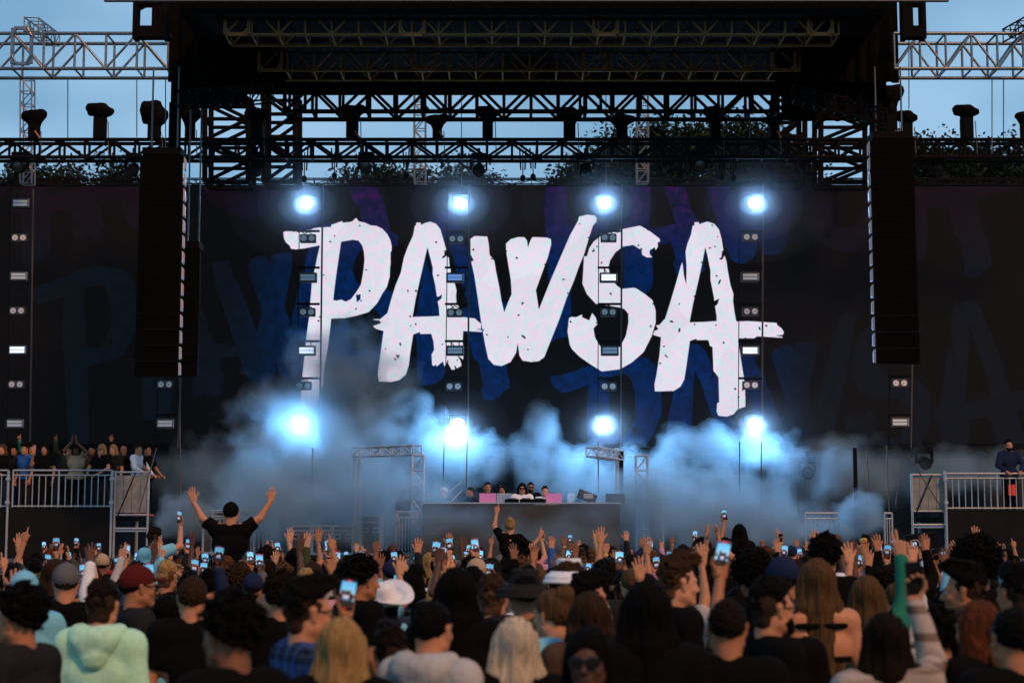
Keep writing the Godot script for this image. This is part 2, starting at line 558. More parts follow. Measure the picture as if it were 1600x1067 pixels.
func blinder(px: float, py: float, d: float, label: String) -> void:
	var o := thing("blinder_light", label, "stage light", at(px, py, d), 0, "unlit twin blinders on the hanging ladders")
	part("housing", SH.fixture, M.fixture, o, Transform3D(Basis().scaled(Vector3(0.40, 0.21, 0.14)), Vector3.ZERO))
	for k in [-1.0, 1.0]:
		var l := part("lamp", SH.reflector, M.reflector, o, Transform3D(Basis(Vector3.RIGHT, PI / 2), Vector3(k * 0.1, 0, 0.068)))
		part("bulb", SH.ball, M.bulb, l, Transform3D(Basis().scaled(Vector3.ONE * 0.022), Vector3(0, 0.022, 0)))
	tube("hanger", Vector3(-0.13, 0.1, 0), Vector3(0, 0.18, 0), 0.012, M.black, o)
	tube("hanger", Vector3(0.13, 0.1, 0), Vector3(0, 0.18, 0), 0.012, M.black, o)


func strobe(px: float, py: float, d: float, label: String, lit: int) -> void:
	var o := thing("strobe_light", label, "stage light", at(px, py, d), 0, "strobe panels on the hanging ladders")
	part("housing", SH.fixture, M.fixture, o, Transform3D(Basis().scaled(Vector3(0.45, 0.25, 0.14)), Vector3.ZERO))
	var face: Material = [M.strobe_off, M.strobe_dim, M.strobe_lit][lit]
	for k in [-1.0, 1.0]:
		slab("lamp_panel", Vector3(0, k * 0.042, 0.07), Vector3(0.36, 0.068, 0.02), face, o)
	if lit == 2:
		slab("middle_strip", Vector3(0, 0, 0.074), Vector3(0.36, 0.010, 0.02), M.strobe_blue, o)
	else:
		slab("middle_strip", Vector3(0, 0, 0.07), Vector3(0.36, 0.010, 0.014), M.fixture, o)
	slab("end_cap", Vector3(0.215, 0, 0.075), Vector3(0.016, 0.2, 0.02), M.trim, o)
	tube("hanger", Vector3(-0.1, 0.12, 0), Vector3(-0.1, 0.24, 0), 0.014, M.black, o)
	tube("hanger", Vector3(0.1, 0.12, 0), Vector3(0.1, 0.24, 0), 0.014, M.black, o)
	if lit == 2:
		var l := SpotLight3D.new()
		l.light_color = Color(0.45, 0.62, 1.0)
		l.light_energy = 0.5
		l.light_size = 0.1
		l.spot_angle = 80
		l.spot_range = 60
		l.spot_attenuation = 2
		l.shadow_enabled = true
		l.name = "strobe_beam"
		o.add_child(l)
		l.position = Vector3(0, 0, 0.12)
		l.rotation.y = PI


func flood(px: float, py: float, d: float, label: String, upper: bool) -> void:        # one of the eight dazzling lamps
	var o := thing("stage_spotlight", label, "stage light", at(px, py, d), 0, "dazzling white spotlights in front of the video wall")
	part("housing", SH.lamp_head, M.black, o, Transform3D(Basis(Vector3.RIGHT, PI / 2).scaled(Vector3(1.0, 1.0, 1.0)), Vector3.ZERO))
	part("lamp", SH.dome, M.flood, o, Transform3D(Basis(Vector3.RIGHT, PI / 2).scaled_local(Vector3(0.15, 0.06, 0.125)), Vector3(0, 0, 0.19)))
	tube("yoke", Vector3(-0.2, 0.0, 0), Vector3(-0.2, 0.24, 0), 0.02, M.black, o)
	tube("yoke", Vector3(0.2, 0.0, 0), Vector3(0.2, 0.24, 0), 0.02, M.black, o)
	tube("bracket", Vector3(-0.2, 0.24, 0), Vector3(0.2, 0.24, 0), 0.02, M.black, o)
	var l := SpotLight3D.new()
	l.light_color = Color(0.60, 0.81, 1.0)
	l.light_energy = 12.0 if upper else 42.0
	l.light_size = 0.16
	l.spot_angle = 68
	l.spot_angle_attenuation = 0.5
	l.spot_range = 80
	l.spot_attenuation = 2
	l.shadow_enabled = true
	l.name = "spotlight_beam"
	o.add_child(l)
	l.position = Vector3(0, 0, 0.32)
	l.rotation = Vector3(-0.2 if upper else -0.42, PI, 0)


func ladder(x0: float, x1: float, top: float, bottom: float, rungs: Array, d: float, label: String) -> void:
	var base := at((x0 + x1) / 2, bottom, d)
	var o := thing("hanging_ladder", label, "lighting rig", base, 0, "cable ladders that carry the lights")
	for x in [x0, x1]:
		tube("cable", at(x, bottom, d) - base, at(x + (5 if x < 700 else 2), top, d) - base, 0.024 if x == x1 else 0.012, M.cable if x == x1 else M.black, o)
	for y in rungs:
		tube("rung", at(x0, y, d) - base, at(x1, y, d) - base, 0.03, M.black, o)
		tube("safety_wire", at(x0 + 8, y, d) - base, at(x0 + 14, y + 7, d) - base, 0.012, M.black, o)


func line_array(px: float, top: float, bottom: float, d: float, count: int, wide: float, inner: float, label: String, plates: bool) -> void:
	var base := at(px, bottom, d)
	var up := at(px, top, d)
	var o := thing("speaker_array", label, "speaker array", base, 0, "hanging speaker arrays")
	var hgt := (up.y - base.y) / count
	var lean := 0.0
	var z := 0.0
	for i in count:
		var y := up.y - base.y - hgt * (i + 0.5)
		lean = 0.012 * maxf(0.0, i - count * 0.35)
		z -= sin(lean) * hgt
		var c := part("cabinet", SH.cabinet, M.speaker, o, Transform3D(Basis(Vector3.RIGHT, lean).scaled_local(Vector3(wide, hgt * 0.985, 0.55)), Vector3(up.x * 0 - inner * absf(z) * 0.35, y, z)))
		part("grille", SH.block, M.grille, c, Transform3D(Basis().scaled(Vector3(0.94, 0.9, 0.03)), Vector3(0, 0, 0.5)))
		if plates:
			part("side_plate", SH.wedge, M.plate, c, Transform3D(Basis().scaled(Vector3(0.042 * inner, 0.82, 0.5)), Vector3(inner * 0.515, 0, 0.22)))
	slab("flying_frame", Vector3(0, up.y - base.y + 0.1, 0), Vector3(wide * 0.9, 0.16, 0.6), M.black, o)
	tube("chain", Vector3(-wide * 0.3, up.y - base.y + 0.1, 0), Vector3(-wide * 0.3, 12.4 - base.y, 0), 0.02, M.steel, o)
	tube("chain", Vector3(wide * 0.3, up.y - base.y + 0.1, 0), Vector3(wide * 0.3, 12.4 - base.y, 0), 0.02, M.steel, o)


func barrier(x0: float, x1: float, top: float, bottom: float, d: float, bars: int, label: String, m: Material, mid := 0.13) -> Node3D:
	var a := at(x0, bottom, d)
	var b := at(x1, bottom, d)
	var h := at(x0, top, d).y - a.y
	var o := thing("railing", label, "railing", a)
	var run := Vector3(b.x - a.x, 0, 0)
	tube("top_rail", Vector3(0, h, 0), run + Vector3(0, h, 0), 0.024, m, o)
	tube("lower_rail", Vector3(0, h * (1 - mid), 0), run + Vector3(0, h * (1 - mid), 0), 0.02, m, o)
	tube("bottom_rail", Vector3(0, 0.03, 0), run + Vector3(0, 0.03, 0), 0.02, m, o)
	for i in bars + 1:
		var p := run * (float(i) / bars)
		var end := i == 0 or i == bars or (bars > 10 and i == bars / 2)
		tube("upright" if end else "bar", p, p + Vector3(0, h if end else h * (1 - mid), 0), 0.022 if end else 0.013, m, o)
	return o


func flight_case(x0: float, x1: float, top: float, bottom: float, d: float, label: String) -> void:
	var a := at(x0, bottom, d)
	var b := at(x1, top, d)
	var s := Vector3(b.x - a.x, b.y - a.y, 0.6)
	var o := thing("flight_case", label, "flight case", Vector3((a.x + b.x) / 2, STAGE + 0.012, a.z), 0, "flight cases on the stage")
	s.y = b.y - STAGE - 0.12
	var c := Vector3(0, 0.11 + s.y / 2, 0)
	slab("case_body", c, s, M.case, o)
	for k in [-1.0, 1.0]:
		for j in [-1.0, 1.0]:
			slab("edge_trim", c + Vector3(k * s.x / 2, 0, j * s.z / 2), Vector3(0.05, s.y + 0.05, 0.05), M.trim, o)
			slab("edge_trim", c + Vector3(0, k * s.y / 2, j * s.z / 2), Vector3(s.x - 0.05, 0.05, 0.05), M.trim, o)
			tube("wheel", Vector3(k * s.x * 0.4 - 0.02, 0.05, j * 0.22), Vector3(k * s.x * 0.4 + 0.02, 0.05, j * 0.22), 0.05, M.black, o)
		var hd := slab("handle", c + Vector3(k * s.x * 0.28, s.y * 0.12, s.z / 2 + 0.01), Vector3(0.15, 0.12, 0.02), M.trim, o)
		part("grip", SH.block, M.black, hd, Transform3D(Basis().scaled(Vector3(0.7, 0.5, 1.2)), Vector3(0, 0, 0.3)))
	slab("lid_seam", c + Vector3(0, s.y * 0.33, s.z / 2 + 0.005), Vector3(s.x - 0.06, 0.035, 0.02), M.trim, o)


func drape(called: String, label: String, x0: float, x1: float, top: float, bottom: float, d: float, m: Material, folds := 9) -> void:     # a hung cloth with folds
	var a := at(x0, bottom, d)
	var b := at(x1, top, d)
	var st := SurfaceTool.new()
	st.begin(Mesh.PRIMITIVE_TRIANGLES)
	var n := folds * 6
	for i in n:
		for side in [0.0, 0.05]:
			var p := []
			for j in [i, i + 1]:
				var t := float(j) / n
				var z := 0.06 * sin(t * folds * TAU) + 0.03 * sin(t * folds * 2.3 * TAU + 1.0)
				p.append(Vector3((b.x - a.x) * t, 0, z - side))
				p.append(Vector3((b.x - a.x) * t, b.y - a.y, z - side))
			if side == 0.0: quad(st, Transform3D(), p[0], p[1], p[3], p[2])
			else: quad(st, Transform3D(), p[0], p[2], p[3], p[1])
	st.index()
	st.generate_normals()
	var o := part(called, st.commit(), m, self, Transform3D(Basis(), a))
	tag(o, label, "drape")


func smoke(label: String, blobs: Array, d: float, cell: float, density: float, sd: int, levels: Array, freq: float, rough := 0.5, stretch := Vector3.ONE) -> void:
	# blobs: [px, py, nearer by, half width px, half height px, half depth m]
	var lo := Vector3.ONE * 1e9
	var hi := -lo
	var b := []
	for k in blobs:
		var c := at(k[0], k[1], d + k[2])
		var s: float = (d + k[2]) / F
		var r := Vector3(k[3] * s, k[4] * s, k[5])
		b.append([c, r])
		lo = lo.min(c - r * 1.5)
		hi = hi.max(c + r * 1.5)
	var base := Vector3((lo.x + hi.x) / 2, lo.y, (lo.z + hi.z) / 2)
	var g := Field.new(lo, hi, cell)
	var f := FastNoiseLite.new()
	f.seed = sd
	f.frequency = freq
	f.fractal_octaves = 5
	f.fractal_gain = 0.62
	var i := 0
	for z in g.nz:
		for y in g.ny:
			for x in g.nx:
				var p := lo + Vector3(x, y, z) * cell
				var v := -1.0
				for k in b:
					v = maxf(v, 1.0 - ((p - k[0]) / k[1]).length())
				if v > -0.5:
					v += f.get_noise_3dv(p * stretch) * rough * 1.6
				g.d[i] = -v if x > 0 and y > 0 and z > 0 and x < g.nx - 1 and y < g.ny - 1 and z < g.nz - 1 else 1.0
				i += 1
	var o := thing("smoke_cloud", label, "smoke", base, 0, "", "stuff")
	for lv in levels:
		var s := g.shell(-lv[0])
		if s[0].is_empty(): continue
		var fog := FogMaterial.new()
		fog.albedo = Color(0.72, 0.89, 1.0)  # white smoke; blue light is put into its colour against the warm sun
		fog.density = density * lv[1]
		part("smoke", to_mesh(moved(s, Transform3D(Basis(), -base))), fog, o)


func tree(px: float, top: float, wide: float, d: float, sd: int, label: String) -> void:
	var foot := at(px, 835, d); foot.y = 0
	var h := at(px, top, d).y
	var w := wide * d / F
	var o := thing("tree", label, "tree", foot, 0, "trees behind the stage")
	var r := RandomNumberGenerator.new()
	r.seed = sd
	tube("trunk", Vector3.ZERO, Vector3(0.2, h * 0.75, 0), 0.22, M.bark, o)
	for k in 5:
		tube("limb", Vector3(0.1, h * (0.5 + 0.07 * k), 0), Vector3(r.randf_range(-1, 1) * w * 0.35, h * (0.72 + 0.05 * k), r.randf_range(-1, 1) * 1.2), 0.05, M.bark, o)
	var mm := MultiMesh.new()
	mm.transform_format = MultiMesh.TRANSFORM_3D
	mm.use_colors = true
	mm.mesh = SH.leaf
	var t := []
	var clumps := []
	for k in 34:
		var e := r.randf_range(0.0, 1.0)
		clumps.append(Vector3(r.randf_range(-0.5, 0.5) * w * (1.05 - e * 0.75), h * (0.62 + 0.38 * e) - 0.4, r.randf_range(-1.6, 1.6) * (1.0 - e * 0.6)))
	for k in 14000:
		var c: Vector3 = clumps[k % 34]
		var v := Vector3(r.randfn(), r.randfn(), r.randfn()).normalized() * pow(r.randf(), 0.45) * (0.75 + 0.12 * (k % 5))
		t.append(Transform3D(Basis.from_euler(Vector3(r.randf() * TAU, r.randf() * TAU, r.randf() * TAU)).scaled(Vector3.ONE * r.randf_range(0.7, 1.5)), c + v))
	mm.instance_count = t.size()
	for k in t.size():
		mm.set_instance_transform(k, t[k])
		var q := r.randf_range(0.6, 1.3)
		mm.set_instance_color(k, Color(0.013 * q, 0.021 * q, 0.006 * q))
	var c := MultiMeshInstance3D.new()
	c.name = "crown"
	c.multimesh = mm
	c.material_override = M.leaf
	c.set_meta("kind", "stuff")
	o.add_child(c, true)


func shared_shapes() -> void:
	var rod := CylinderMesh.new()
	rod.top_radius = 1; rod.bottom_radius = 1; rod.height = 1; rod.radial_segments = 10; rod.rings = 1
	SH.rod = rod
	SH.block = BoxMesh.new()
	var st := begin(); box_into(st, Transform3D(), Vector3.ONE, 0.09); SH.motor = done(st)
	st = begin(); box_into(st, Transform3D(), Vector3.ONE, 0.05); SH.fixture = done(st)
	var ball := SphereMesh.new(); ball.radius = 1; ball.height = 2; ball.radial_segments = 12; ball.rings = 7
	SH.ball = ball
	SH.lamp_head = to_mesh(lathe([[0.0, -0.16], [0.09, -0.155], [0.13, -0.1], [0.14, 0.0], [0.155, 0.15], [0.15, 0.19], [0.13, 0.195], [0.0, 0.17]], 20))
	SH.disc = to_mesh(lathe([[0.0, 1.0], [1.0, 0.4], [1.0, 0.0]], 20))
	SH.dome = to_mesh(lathe([[1.0, 0.0], [0.92, 0.5], [0.7, 0.85], [0.35, 1.0], [0.0, 1.0]].map(func(p): return p), 24))
	SH.reflector = to_mesh(lathe([[0.070, -0.002], [0.074, 0.012], [0.066, 0.016], [0.045, 0.006], [0.02, 0.002], [0.0, 0.002]], 20))
	st = begin()
	var f := [Vector3(-0.5, -0.5, 0.5), Vector3(0.5, -0.5, 0.5), Vector3(0.5, 0.5, 0.5), Vector3(-0.5, 0.5, 0.5)]
	var g := [Vector3(-0.34, -0.40, -0.5), Vector3(0.34, -0.40, -0.5), Vector3(0.34, 0.40, -0.5), Vector3(-0.34, 0.40, -0.5)]
	quad(st, Transform3D(), f[3], f[2], f[1], f[0])
	quad(st, Transform3D(), g[0], g[1], g[2], g[3])
	for k in 4:
		quad(st, Transform3D(), f[k], f[(k + 1) % 4], g[(k + 1) % 4], g[k])
	SH.cabinet = done(st)
	st = begin()                                                  # the pale angled end of a cabinet
	var p := [Vector3(0, -0.5, 0.5), Vector3(0, 0.5, 0.5), Vector3(1, 0.36, 0.4), Vector3(1, -0.42, 0.4)]
	var q := [Vector3(-0.4, -0.5, -0.5), Vector3(-0.4, 0.5, -0.5), Vector3(0.2, 0.36, -0.5), Vector3(0.2, -0.42, -0.5)]
	quad(st, Transform3D(), p[0], p[1], p[2], p[3])
	quad(st, Transform3D(), q[3], q[2], q[1], q[0])
	for k in 4:
		quad(st, Transform3D(), p[k], q[k], q[(k + 1) % 4], p[(k + 1) % 4])
	SH.wedge = done(st)
	for k in 3:                                                   # waterproof hoods tied over the hoists
		var s := Field.new(Vector3.ONE * -0.75, Vector3.ONE * 0.75, 0.05)
		s.cap(Vector3(-0.22, 0.2, 0), Vector3(0.24, 0.16 - 0.12 * (k - 1), 0), 0.3, 0.27, 0.1)
		s.cap(Vector3(0.0, 0.1, 0), Vector3(-0.04 + 0.05 * k, -0.4, 0), 0.34, 0.2, 0.12)
		if k == 2: s.cap(Vector3(0.1, 0.3, 0), Vector3(-0.35, -0.05, 0), 0.2, 0.1, 0.1)
		var f2 := FastNoiseLite.new(); f2.seed = 40 + k; f2.frequency = 1.6
		s.ruffle(f2, 0.10, Vector3.ONE, 0.3)
		s.cut(Vector3(0, 0.5, 0), Vector3(0.15 * (k - 1), 1, 0.1))
		SH["sack%d" % k] = to_mesh(s.shell())
	st = begin()
	quad(st, Transform3D(), Vector3(-0.05, 0, 0), Vector3(0, 0.09, 0.012), Vector3(0.05, 0.012, 0), Vector3(0.006, -0.075, -0.012))
	SH.leaf = done(st)


func shared_materials() -> void:
	M.black = mat(lin(0.006, 0.0055, 0.0055), 0.8, 0.0, 0.12)
	M.cloth = worn(mat(Color.WHITE, 1.0, 0, 0.1), noise_map(0.02, lin(0.003, 0.003, 0.003), lin(0.010, 0.009, 0.009), 3), 1.2, true)
	M.drape = worn(mat(Color.WHITE, 1.0, 0, 0.1), noise_map(0.03, lin(0.003, 0.0026, 0.0026), lin(0.007, 0.006, 0.006), 4), 0.5, true)
	M.dark_truss = mat(lin(0.17, 0.11, 0.05), 0.85, 0.0, 0.1)  # brown puts dim warm light into the colour of dark metal
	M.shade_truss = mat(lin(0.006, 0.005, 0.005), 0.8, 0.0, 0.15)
	M.silver = worn(mat(Color.WHITE, 0.38, 0.75), noise_map(0.05, lin(0.16, 0.17, 0.175), lin(0.30, 0.305, 0.31), 6), 0.8, true)
	M.steel = mat(lin(0.12, 0.12, 0.12), 0.5, 0.6)
	M.galvanised = worn(mat(Color.WHITE, 0.5, 0.5), noise_map(0.04, lin(0.30, 0.31, 0.32), lin(0.48, 0.49, 0.50), 7), 0.9, true)
	M.trim = mat(lin(0.45, 0.46, 0.47), 0.4, 0.6)
	M.case = worn(mat(Color.WHITE, 0.6), noise_map(0.03, lin(0.02, 0.022, 0.025), lin(0.05, 0.052, 0.055), 9), 0.9, true)
	M.cable = mat(lin(0.06, 0.05, 0.045), 0.8)
	M.fixture = mat(lin(0.03, 0.03, 0.033), 0.6)
	M.reflector = mat(lin(0.82, 0.78, 0.73), 0.3, 0.0)
	M.bulb = mat(lin(0.75, 0.72, 0.68), 0.2)
	M.lens = mat(lin(0.01, 0.01, 0.012), 0.1)
	M.strobe_off = mat(lin(0.66, 0.74, 0.74), 0.35)
	M.strobe_dim = glow(Color(0.42, 0.62, 0.92), 0.75)
	M.strobe_lit = glow(Color(0.86, 0.93, 1.0), 1.6)
	M.strobe_blue = glow(Color(0.15, 0.35, 1.0), 1.0)
	M.flood = glow(Color(0.86, 0.94, 1.0), 14.0)
	M.speaker = mat(lin(0.005, 0.0045, 0.0045), 0.85, 0, 0.1)
	M.grille = mat(lin(0.0035, 0.003, 0.003), 0.9, 0, 0.05)
	M.plate = mat(lin(0.42, 0.38, 0.43), 0.4, 0.1)
	M.orange = mat(lin(0.5, 0.16, 0.02), 0.8)
	M.bark = mat(lin(0.03, 0.024, 0.018), 0.9)
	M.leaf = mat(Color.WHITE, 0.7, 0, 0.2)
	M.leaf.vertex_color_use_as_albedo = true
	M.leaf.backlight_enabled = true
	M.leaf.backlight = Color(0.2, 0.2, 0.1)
	M.board = worn(mat(Color.WHITE, 0.85, 0, 0.2), noise_map(0.015, lin(0.007, 0.007, 0.0065), lin(0.012, 0.012, 0.011), 12), 0.4, true)
	M.ply = worn(mat(Color.WHITE, 0.8), noise_map(0.02, lin(0.16, 0.17, 0.17), lin(0.27, 0.28, 0.27), 13), 0.7, true)
	M.deck = worn(mat(Color.WHITE, 0.8), noise_map(0.02, lin(0.02, 0.02, 0.022), lin(0.04, 0.04, 0.042), 14), 0.5, true)
	M.booth = worn(mat(Color.WHITE, 0.7), noise_map(0.012, lin(0.022, 0.025, 0.026), lin(0.034, 0.037, 0.038), 15), 0.5, true)
	M.field = worn(mat(Color.WHITE, 0.95), noise_map(0.02, lin(0.03, 0.035, 0.015), lin(0.08, 0.07, 0.04), 16), 0.15, true)
	M.backcloth = worn(mat(Color.WHITE, 1.0, 0, 0.1), noise_map(0.02, lin(0.025, 0.030, 0.032), lin(0.045, 0.05, 0.052), 17), 0.4, true)
	M.pink_perspex = mat(Color(0.85, 0.55, 0.78, 0.75), 0.3)
	M.pink_perspex.transparency = BaseMaterial3D.TRANSPARENCY_ALPHA
	M.clear_perspex = mat(Color(0.9, 0.95, 1.0, 0.16), 0.05)
	M.clear_perspex.transparency = BaseMaterial3D.TRANSPARENCY_ALPHA


func build_stage() -> void:
	# --- the setting
	var ground := PlaneMesh.new(); ground.size = Vector2(1400, 1400)
	tag(part("ground", ground, M.field, self), "trodden grass field under the crowd", "ground", "", "structure")
	var st := begin()
	box_into(st, Transform3D(Basis(), Vector3(0, STAGE / 2, -40.6)), Vector3(24, STAGE, 13.4), 0.03)
	tag(part("stage_deck", done(st), M.deck, self), "black stage deck across the full width", "stage")
	# --- the video wall
	var y0 := height_at(695, WALL)
	var y1 := height_at(290, WALL)
	var wall := thing("video_wall", "huge dark video wall showing a white brush-lettered name", "video wall", Vector3(0, y0, -WALL - 0.12))
	slab("cabinet_back", Vector3(0, (y1 - y0) / 2, -0.06), Vector3(29.3, y1 - y0, 0.22), M.black, wall)
	var face := PlaneMesh.new(); face.size = Vector2(29.2, y1 - y0 - 0.05); face.orientation = PlaneMesh.FACE_Z
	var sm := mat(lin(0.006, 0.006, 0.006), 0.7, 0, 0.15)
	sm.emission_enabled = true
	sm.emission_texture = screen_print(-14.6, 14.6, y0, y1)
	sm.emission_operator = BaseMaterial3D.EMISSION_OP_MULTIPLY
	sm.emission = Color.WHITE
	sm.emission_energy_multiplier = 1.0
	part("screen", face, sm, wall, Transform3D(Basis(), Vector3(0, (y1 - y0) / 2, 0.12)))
	var spill := AreaLight3D.new()
	spill.name = "screen_spill"
	spill.light_color = Color(0.9, 0.85, 1.0)
	spill.light_energy = 0.25
	spill.area_size = Vector2(13.0, 4.6)
	spill.area_range = 60
	spill.area_attenuation = 2
	spill.shadow_enabled = true
	wall.add_child(spill)
	spill.position = Vector3(0.6, (y1 - y0) * 0.52, 0.2)
	spill.rotation.y = PI
	slab("bottom_edge", Vector3(0, -0.05, 0), Vector3(29.3, 0.1, 0.26), M.black, wall)
	truss("wall_head_truss", "low black truss capping the top of the video wall", "truss", Vector3(-14.6, y1 + 0.12, -WALL - 0.1), Vector3(14.6, y1 + 0.12, -WALL - 0.1), Vector3.UP, 0.15, 0.2, 56, M.shade_truss, 0.018, "", false)
	# --- roof over the stage, with black cloth at its corners
	var roof := thing("stage_roof", "black cloth roof over the stage", "roof", Vector3(0, 12.85, -37.2))
	slab("roof_skin", Vector3(0.43, 0.45, 0.0), Vector3(14.7, 0.9, 5.2), M.drape, roof)
	slab("front_gutter", Vector3(0.3, 0.25, 2.78), Vector3(17.6, 0.05, 0.10), M.steel, roof)
	slab("rear_valance", Vector3(0.43, -0.16, -2.64), Vector3(14.7, 0.34, 0.05), M.drape, roof)
	drape("corner_drape", "broad black cloth hiding the roof corner above the crowded balcony", 262, 447, -30, 128, 37.6, M.drape, 9)
	drape("corner_drape", "narrower black cloth below the roof corner on the crowded balcony's side", 266, 386, 120, 168, 37.9, M.drape, 6)
	drape("corner_drape", "slim black cloth hanging beside the speaker array over the crowded balcony", 262, 282, 160, 246, 37.9, M.drape, 2)
	drape("corner_drape", "broad black cloth hiding the roof corner above the guard's balcony", 1212, 1402, -30, 128, 37.6, M.drape, 9)
	drape("corner_drape", "black cloth below the roof corner on the guard's side", 1222, 1385, 120, 188, 37.9, M.drape, 7)
	drape("corner_drape", "slim black cloth hanging beside the guard-side speaker array", 1362, 1386, 180, 222, 37.9, M.drape, 2)
	# --- the three header trusses, one behind the other
	var rows := [
		[350, 1312, 8, 54, 35.0, 23, M.dark_truss, "front header truss, tinted brown for warm light, highest under the roof edge", 0.034],
		[405, 1250, 66, 110, 37.4, 20, M.dark_truss, "middle header truss, tinted dim brown for warm light, under the roof", 0.032],
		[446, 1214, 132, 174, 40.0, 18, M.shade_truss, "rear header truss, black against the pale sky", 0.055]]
	for k in rows:
		var top: float = height_at(k[2], k[4])
		var low: float = height_at(k[3], k[4])
		var a := at(k[0], 100, k[4]); a.y = (top + low) / 2
		var b := at(k[1], 100, k[4]); b.y = a.y
		a.z -= 0.4; b.z -= 0.4
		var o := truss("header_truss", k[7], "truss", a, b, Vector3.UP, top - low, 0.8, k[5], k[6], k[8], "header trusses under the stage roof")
		for j in [0.02, 0.305, 0.62, 0.97]:
			node_block(o, Vector3((b.x - a.x) * j, 0, 0.44), 0.5, top - low, k[6])
	for k in [[-30, 262, "silver wing truss over the crowded balcony, open lattice"], [1398, 1640, "silver wing truss over the guard's balcony, open lattice"]]:
		var top := height_at(52, 37.2)
		var low := height_at(107, 37.2)
		var a := at(k[0], 80, 37.2); a.y = (top + low) / 2
		var b := at(k[1], 80, 37.2); b.y = a.y
		a.z -= 0.4; b.z -= 0.4
		var o := truss("wing_truss", k[2], "truss", a, b, Vector3.UP, top - low, 0.8, 6, M.silver, 0.040, "silver wing trusses beside the roof")
		if k[0] < 0: node_block(o, at(33, 80, 36.8) - Vector3(0, at(33, 80, 36.8).y - a.y, 0) * 1.0 - Vector3(a.x, a.y - 0.0, 0) - Vector3(0, 0, a.z) + Vector3(0, a.y - a.y, 0), 0.42, top - low, M.silver)
	truss("boom_truss", "short silver truss jutting up above the wing truss by the crowded balcony", "truss", at(48, 38, 36), at(82, 62, 40), Vector3.UP, 0.3, 0.3, 5, M.silver, 0.02)
	truss("boom_truss", "short black truss jutting up above the wing truss at the guard's side", "truss", at(1640, 22, 36), at(1578, 56, 38), Vector3.UP, 0.3, 0.3, 5, M.shade_truss, 0.02)
	for k in [[208, 264, "square black corner block at the roof edge beside the silver wing truss"], [1408, 1446, "square black corner block at the roof edge on the guard's side"]]:
		var c := at((k[0] + k[1]) / 2.0, 30, 35.4)
		var o := thing("corner_block", k[2], "truss block", c - Vector3(0, 0.4, 0))
		var w: float = (k[1] - k[0]) * 35.4 / F
		for j in [-1.0, 1.0]:
			slab("block_side", Vector3(j * (w / 2 - 0.05), 0.4, 0), Vector3(0.1, 0.9, 0.3), M.black, o)
		slab("block_top", Vector3(0, 0.86, 0), Vector3(w, 0.32, 0.3), M.black, o)
		slab("block_foot", Vector3(0, 0.1, 0), Vector3(w, 0.24, 0.3), M.black, o)
		slab("block_cheek", Vector3((w * 0.22) * (1 if k[0] < 800 else -1), 0.48, 0), Vector3(w * 0.36, 0.52, 0.26), M.black, o)
		tube("block_brace", Vector3(-w * 0.4, 0.55, 0.1), Vector3(w * 0.1, 0.75, 0.1), 0.03, M.shade_truss, o)
	# --- the long lighting truss and what hangs on it
	var ly := (height_at(217, 41.0) + height_at(247, 41.0)) / 2
	truss("lighting_truss", "long black lighting truss across the whole stage above the video wall", "truss", Vector3(-14.2, ly, -41.2), Vector3(14.2, ly, -41.2), Vector3.UP, 0.44, 0.45, 46, M.shade_truss, 0.046)
	var hoists := [[52, 170, 205, 33, "rounded hood over the crowded balcony's end"], [155, 158, 190, 38, "square hood beside the balcony end"], [240, 153, 212, 38, "tall hood above the balcony-side speaker array"], [296, 163, 203, 30, "drooping hood behind the balcony-side speaker array"], [400, 166, 196, 34, "hood in the dark by the stage tower"],
		[550, 163, 190, 38, "hood above the letter P's bowl"], [683, 178, 205, 30, "low hood beside the silver ladder truss over the first A"], [762, 163, 190, 34, "hood above the letter W's first stroke"], [890, 165, 192, 38, "hood above the letter W's last stroke"], [972, 176, 203, 36, "low hood above the letter S"], [1118, 163, 192, 34, "hood above the last letter's peak"], [1211, 178, 205, 24, "hood at the rear header truss end"],
		[1393, 130, 178, 38, "tallest hood over the guard-side speaker array"], [1419, 170, 198, 30, "small hood just beyond the guard-side speaker array"], [1512, 161, 188, 37, "square hood over the guard's balcony"], [1602, 172, 196, 24, "hood at the far end over the guard"]]
	for k in hoists.size():
		var h: Array = hoists[k]
		hoist(h[0], h[1], h[2], h[3], 41.0, k + (1 if k % 2 else 0), "black chain hoist, " + h[4])
	var heads := [[30, 262, "by the crowded balcony's outer end"], [208, 264, "beside the balcony-side speaker array"], [400, 262, "below the stage tower"], [572, 262, "over the letter P"], [748, 264, "over the letter W"], [915, 264, "over the letters W and S"], [1092, 260, "over the last letter A"], [1262, 262, "in the dark near the guard-side tower"], [1464, 264, "over the guard's balcony stair"]]
	for k in heads.size():
		moving_head(heads[k][0], heads[k][1], 41.2, "black moving light under the lighting truss, " + heads[k][2], 0.15 + 0.35 * (k % 3))
	var hooks := [[475, 285, "over the letter P's arm"], [522, 280, "over the letter P's shoulder"], [634, 280, "left of the silver ladder truss"], [817, 284, "over the letter W's middle"], [833, 282, "beside another hook over the letter W"], [1128, 282, "over the last letter A"], [1147, 284, "past the last letter A's peak"]]
	for k in hooks:
		var b := at(k[0], k[1], 41.4)
		var o := thing("lifting_hook", "small hook block on a chain, " + k[2].replace("left of", "beside"), "hook", b, 0, "hooks hanging on chains above the video wall")
		part("block", SH.ball, M.black, o, Transform3D(Basis().scaled(Vector3(0.07, 0.09, 0.05)), Vector3(0, 0.09, 0)))
		tube("chain", Vector3(0, 0.15, 0), Vector3(0, ly - b.y, 0), 0.014, M.black, o)
		for j in [-1.0, 1.0]:
			tube("cable_loop", Vector3(j * 0.05, 0.3, 0), Vector3(j * 0.08, ly - b.y + 0.1, 0), 0.02, M.black, o)
